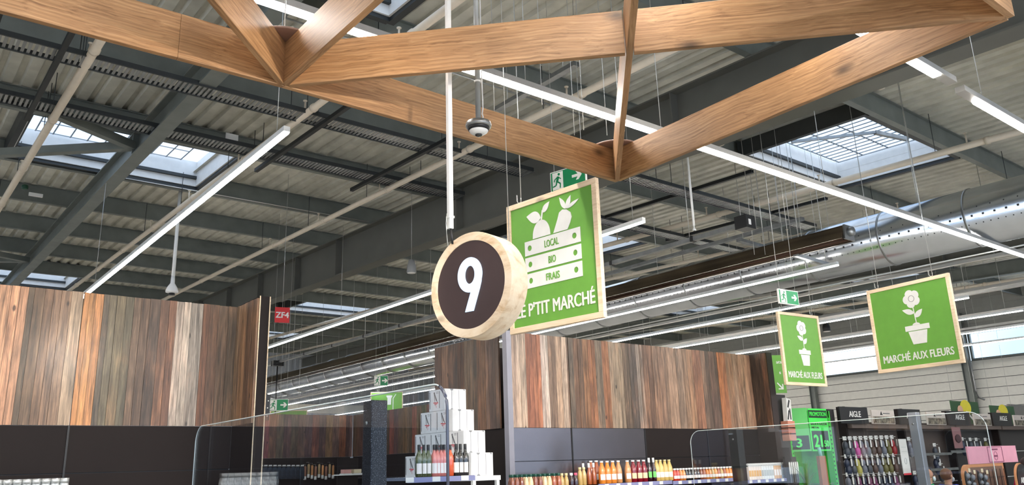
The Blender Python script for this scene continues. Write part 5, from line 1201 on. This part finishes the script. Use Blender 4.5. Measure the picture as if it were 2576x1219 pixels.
# picture banner over the aisle
for i,(x,y,Y,lb) in enumerate(((2425,1030,9.6,'green banner with yellow flowers behind the header boards'),(2520,1040,9.6,'green banner with large yellow flower near the right edge'))):
    p = at_y(x,y,Y); t = thing('picture_banner', lb, 'banner', tuple(p)); k = 1.0
    MB().box(-.75,.9,-.01,.01,-.4,.22).build('cloth', mat('banner_green',(34,78,34),.6), t)
    [MB().tube([(x_,0,.2),(x_,0,roofz(Y)-float(p[2]))], .004, 5).build('wire', M_WIRE, t) for x_ in (-.6,.75)]
    flat([circ(.1,.06,.32,.2)], mat('banner_yellow',(228,212,48),.6), 'yellow_flower', t, (0,-.013,0)); flat([circ(-.25,-.02,.16,.13)], mat('banner_peach',(226,180,150),.6), 'flower_centre', t, (0,-.016,0)); flat([strip((.1,-.05),(.5,-.3),.06)], M_OFFW, 'white_petal', t, (0,-.017,0))
p = at_y(2560,1045,9.9); tag(MB().box(float(p[0])-.6,float(p[0])+2.5,9.88,9.92,float(p[2])-.5,float(p[2])+.33).build('grey_board', mat('grey_board',(108,104,98),.6)), 'plain grey board at the right edge behind the banners', 'board')

# ================================================================== PEOPLE
def person(loc, rz, label, shirt, hair_c, H=1.62, skin=(206,160,134)):
    t = thing('person', label, 'person', loc, rz)
    k = H/1.62
    V = {'pel':(0,0,.90),'wai':(0,0,1.03),'che':(0,.0,1.22),'nk0':(0,.01,1.35),'nk1':(0,-.0,1.41),'hd':(0,-.012,1.50),
         'sl':(-.155,0,1.32),'el':(-.20,.02,1.06),'hl':(-.19,-.13,.88),'wl':(-.188,-.17,.84),'sr':(.155,0,1.32),'er':(.20,.02,1.06),'hr':(.19,-.13,.88),'wr':(.188,-.17,.84),
         'tl':(-.09,0,.84),'kl':(-.095,-.01,.46),'al':(-.10,.02,.08),'fl':(-.105,-.12,.03),'tr':(.09,0,.84),'kr':(.095,-.01,.46),'ar':(.10,.02,.08),'fr':(.105,-.12,.03)}
    R = {'pel':(.15,.105),'wai':(.13,.095),'che':(.15,.105),'nk0':(.065,.06),'nk1':(.052,.054),'hd':(.075,.09),'sl':(.06,.06),'el':(.043,.043),'hl':(.03,.03),'wl':(.03,.02),'sr':(.06,.06),'er':(.043,.043),'hr':(.03,.03),'wr':(.03,.02),
         'tl':(.09,.09),'kl':(.06,.06),'al':(.04,.04),'fl':(.04,.03),'tr':(.09,.09),'kr':(.06,.06),'ar':(.04,.04),'fr':(.04,.03)}
    E_ = [('pel','wai'),('wai','che'),('che','nk0'),('nk0','nk1'),('nk1','hd'),('che','sl'),('sl','el'),('el','hl'),('hl','wl'),('che','sr'),('sr','er'),('er','hr'),('hr','wr'),('pel','tl'),('tl','kl'),('kl','al'),('al','fl'),('pel','tr'),('tr','kr'),('kr','ar'),('ar','fr')]
    for s_,side in ((-1,'l'),(1,'r')):
        b = V['w'+side]
        for j in range(5):
            nm = f'f{side}{j}'; ang = -.5+.25*j if j else -1.0*s_*0-0.9
            if j == 0: V[nm] = (b[0]-s_*.035, b[1]-.03, b[2]-.01)
            else: V[nm] = (b[0]+(j-2.5)*.016, b[1]-.055-(.008 if j in (2,3) else 0), b[2]-.045)
            R[nm] = (.009,.009); E_.append(('w'+side, nm))
    def skinned(name, keys, edges, grow, m, root):
        ks = list(keys); me = bpy.data.meshes.new(name); me.from_pydata([tuple(c*k for c in V[q]) for q in ks], [(ks.index(a_), ks.index(b_)) for a_, b_ in edges], [])
        o = bpy.data.objects.new(name, me); COL.objects.link(o); md = o.modifiers.new('s','SKIN'); md.use_smooth_shade = True
        for i, q in enumerate(ks):
            me.skin_vertices[0].data[i].radius = (R[q][0]*k+grow, R[q][1]*k+grow); me.skin_vertices[0].data[i].use_root = (q == root)
        o.modifiers.new('u','SUBSURF').levels = 2; o.modifiers['u'].render_levels = 2
        dg = bpy.context.evaluated_depsgraph_get(); me2 = bpy.data.meshes.new_from_object(o.evaluated_get(dg)); bpy.data.objects.remove(o)
        me2.materials.clear(); me2.materials.append(m); o2 = bpy.data.objects.new(name, me2); COL.objects.link(o2); o2.parent = t; return o2
    ms = mat('skin_tone', skin, .5)
    skinned('body', V.keys(), E_, 0, ms, 'pel')
    kk = ['wai','che','nk0','sl','el','sr','er','pel']; ee = [('pel','wai'),('wai','che'),('che','nk0'),('che','sl'),('sl','el'),('che','sr'),('sr','er')]
    skinned('shirt', kk, ee, .016, mat('shirt_'+shirt[0], shirt[1], .8), 'pel')
    kk = ['pel','tl','kl','al','tr','kr','ar']; skinned('trousers', kk, [('pel','tl'),('tl','kl'),('kl','al'),('pel','tr'),('tr','kr'),('kr','ar')], .014, mat('trousers_dark',(44,46,58),.8), 'pel')
    MB().ball((0,.02*k,1.535*k),.092*k,.102*k,.10*k,16,10).build('hair', mat('hair_'+hair_c[0], hair_c[1], .7), t)
    f = MB(); f.ball((0,-.085*k,1.455*k),.055*k,.03*k,.045*k,12,8); f.build('face_mask', mat('mask_blue_white',(206,222,228),.7), t)
    f = MB(); f.ball((-.03*k,-.088*k,1.515*k),.01*k,.008*k,.008*k,8,6); f.ball((.03*k,-.088*k,1.515*k),.01*k,.008*k,.008*k,8,6); f.build('eyes', M_BLACK, t)
    f = MB(); f.ball((0,-.10*k,1.49*k),.012*k,.016*k,.02*k,8,6); f.ball((-.087*k,.0,1.50*k),.012*k,.02*k,.03*k,8,6); f.ball((.087*k,0,1.50*k),.012*k,.02*k,.03*k,8,6); f.build('nose_and_ears', ms, t)
    return t
def stand(px, py, Y, H): p = at_y(px,py,Y); return (float(p[0]), Y, FLOOR), (float(p[2])-FLOOR)
l, h = stand(2333,1180,7.0,1.6); person(l, math.radians(20), 'person in a green top with a pale face mask behind the glass screen', ('green',(24,150,92)), ('bald',(190,140,112)), H=h)
l, h = stand(2380,1179,6.3,1.6); person(l, math.radians(70), 'person with short brown hair and a blue top seen in profile', ('blue',(72,84,170)), ('brown',(112,78,58)), H=h)
l, h = stand(2582,1150,5.0,1.6); person(l, math.radians(-60), 'person in a crimson top cut off by the right edge', ('crimson',(190,30,90)), ('black',(40,32,30)), H=h)
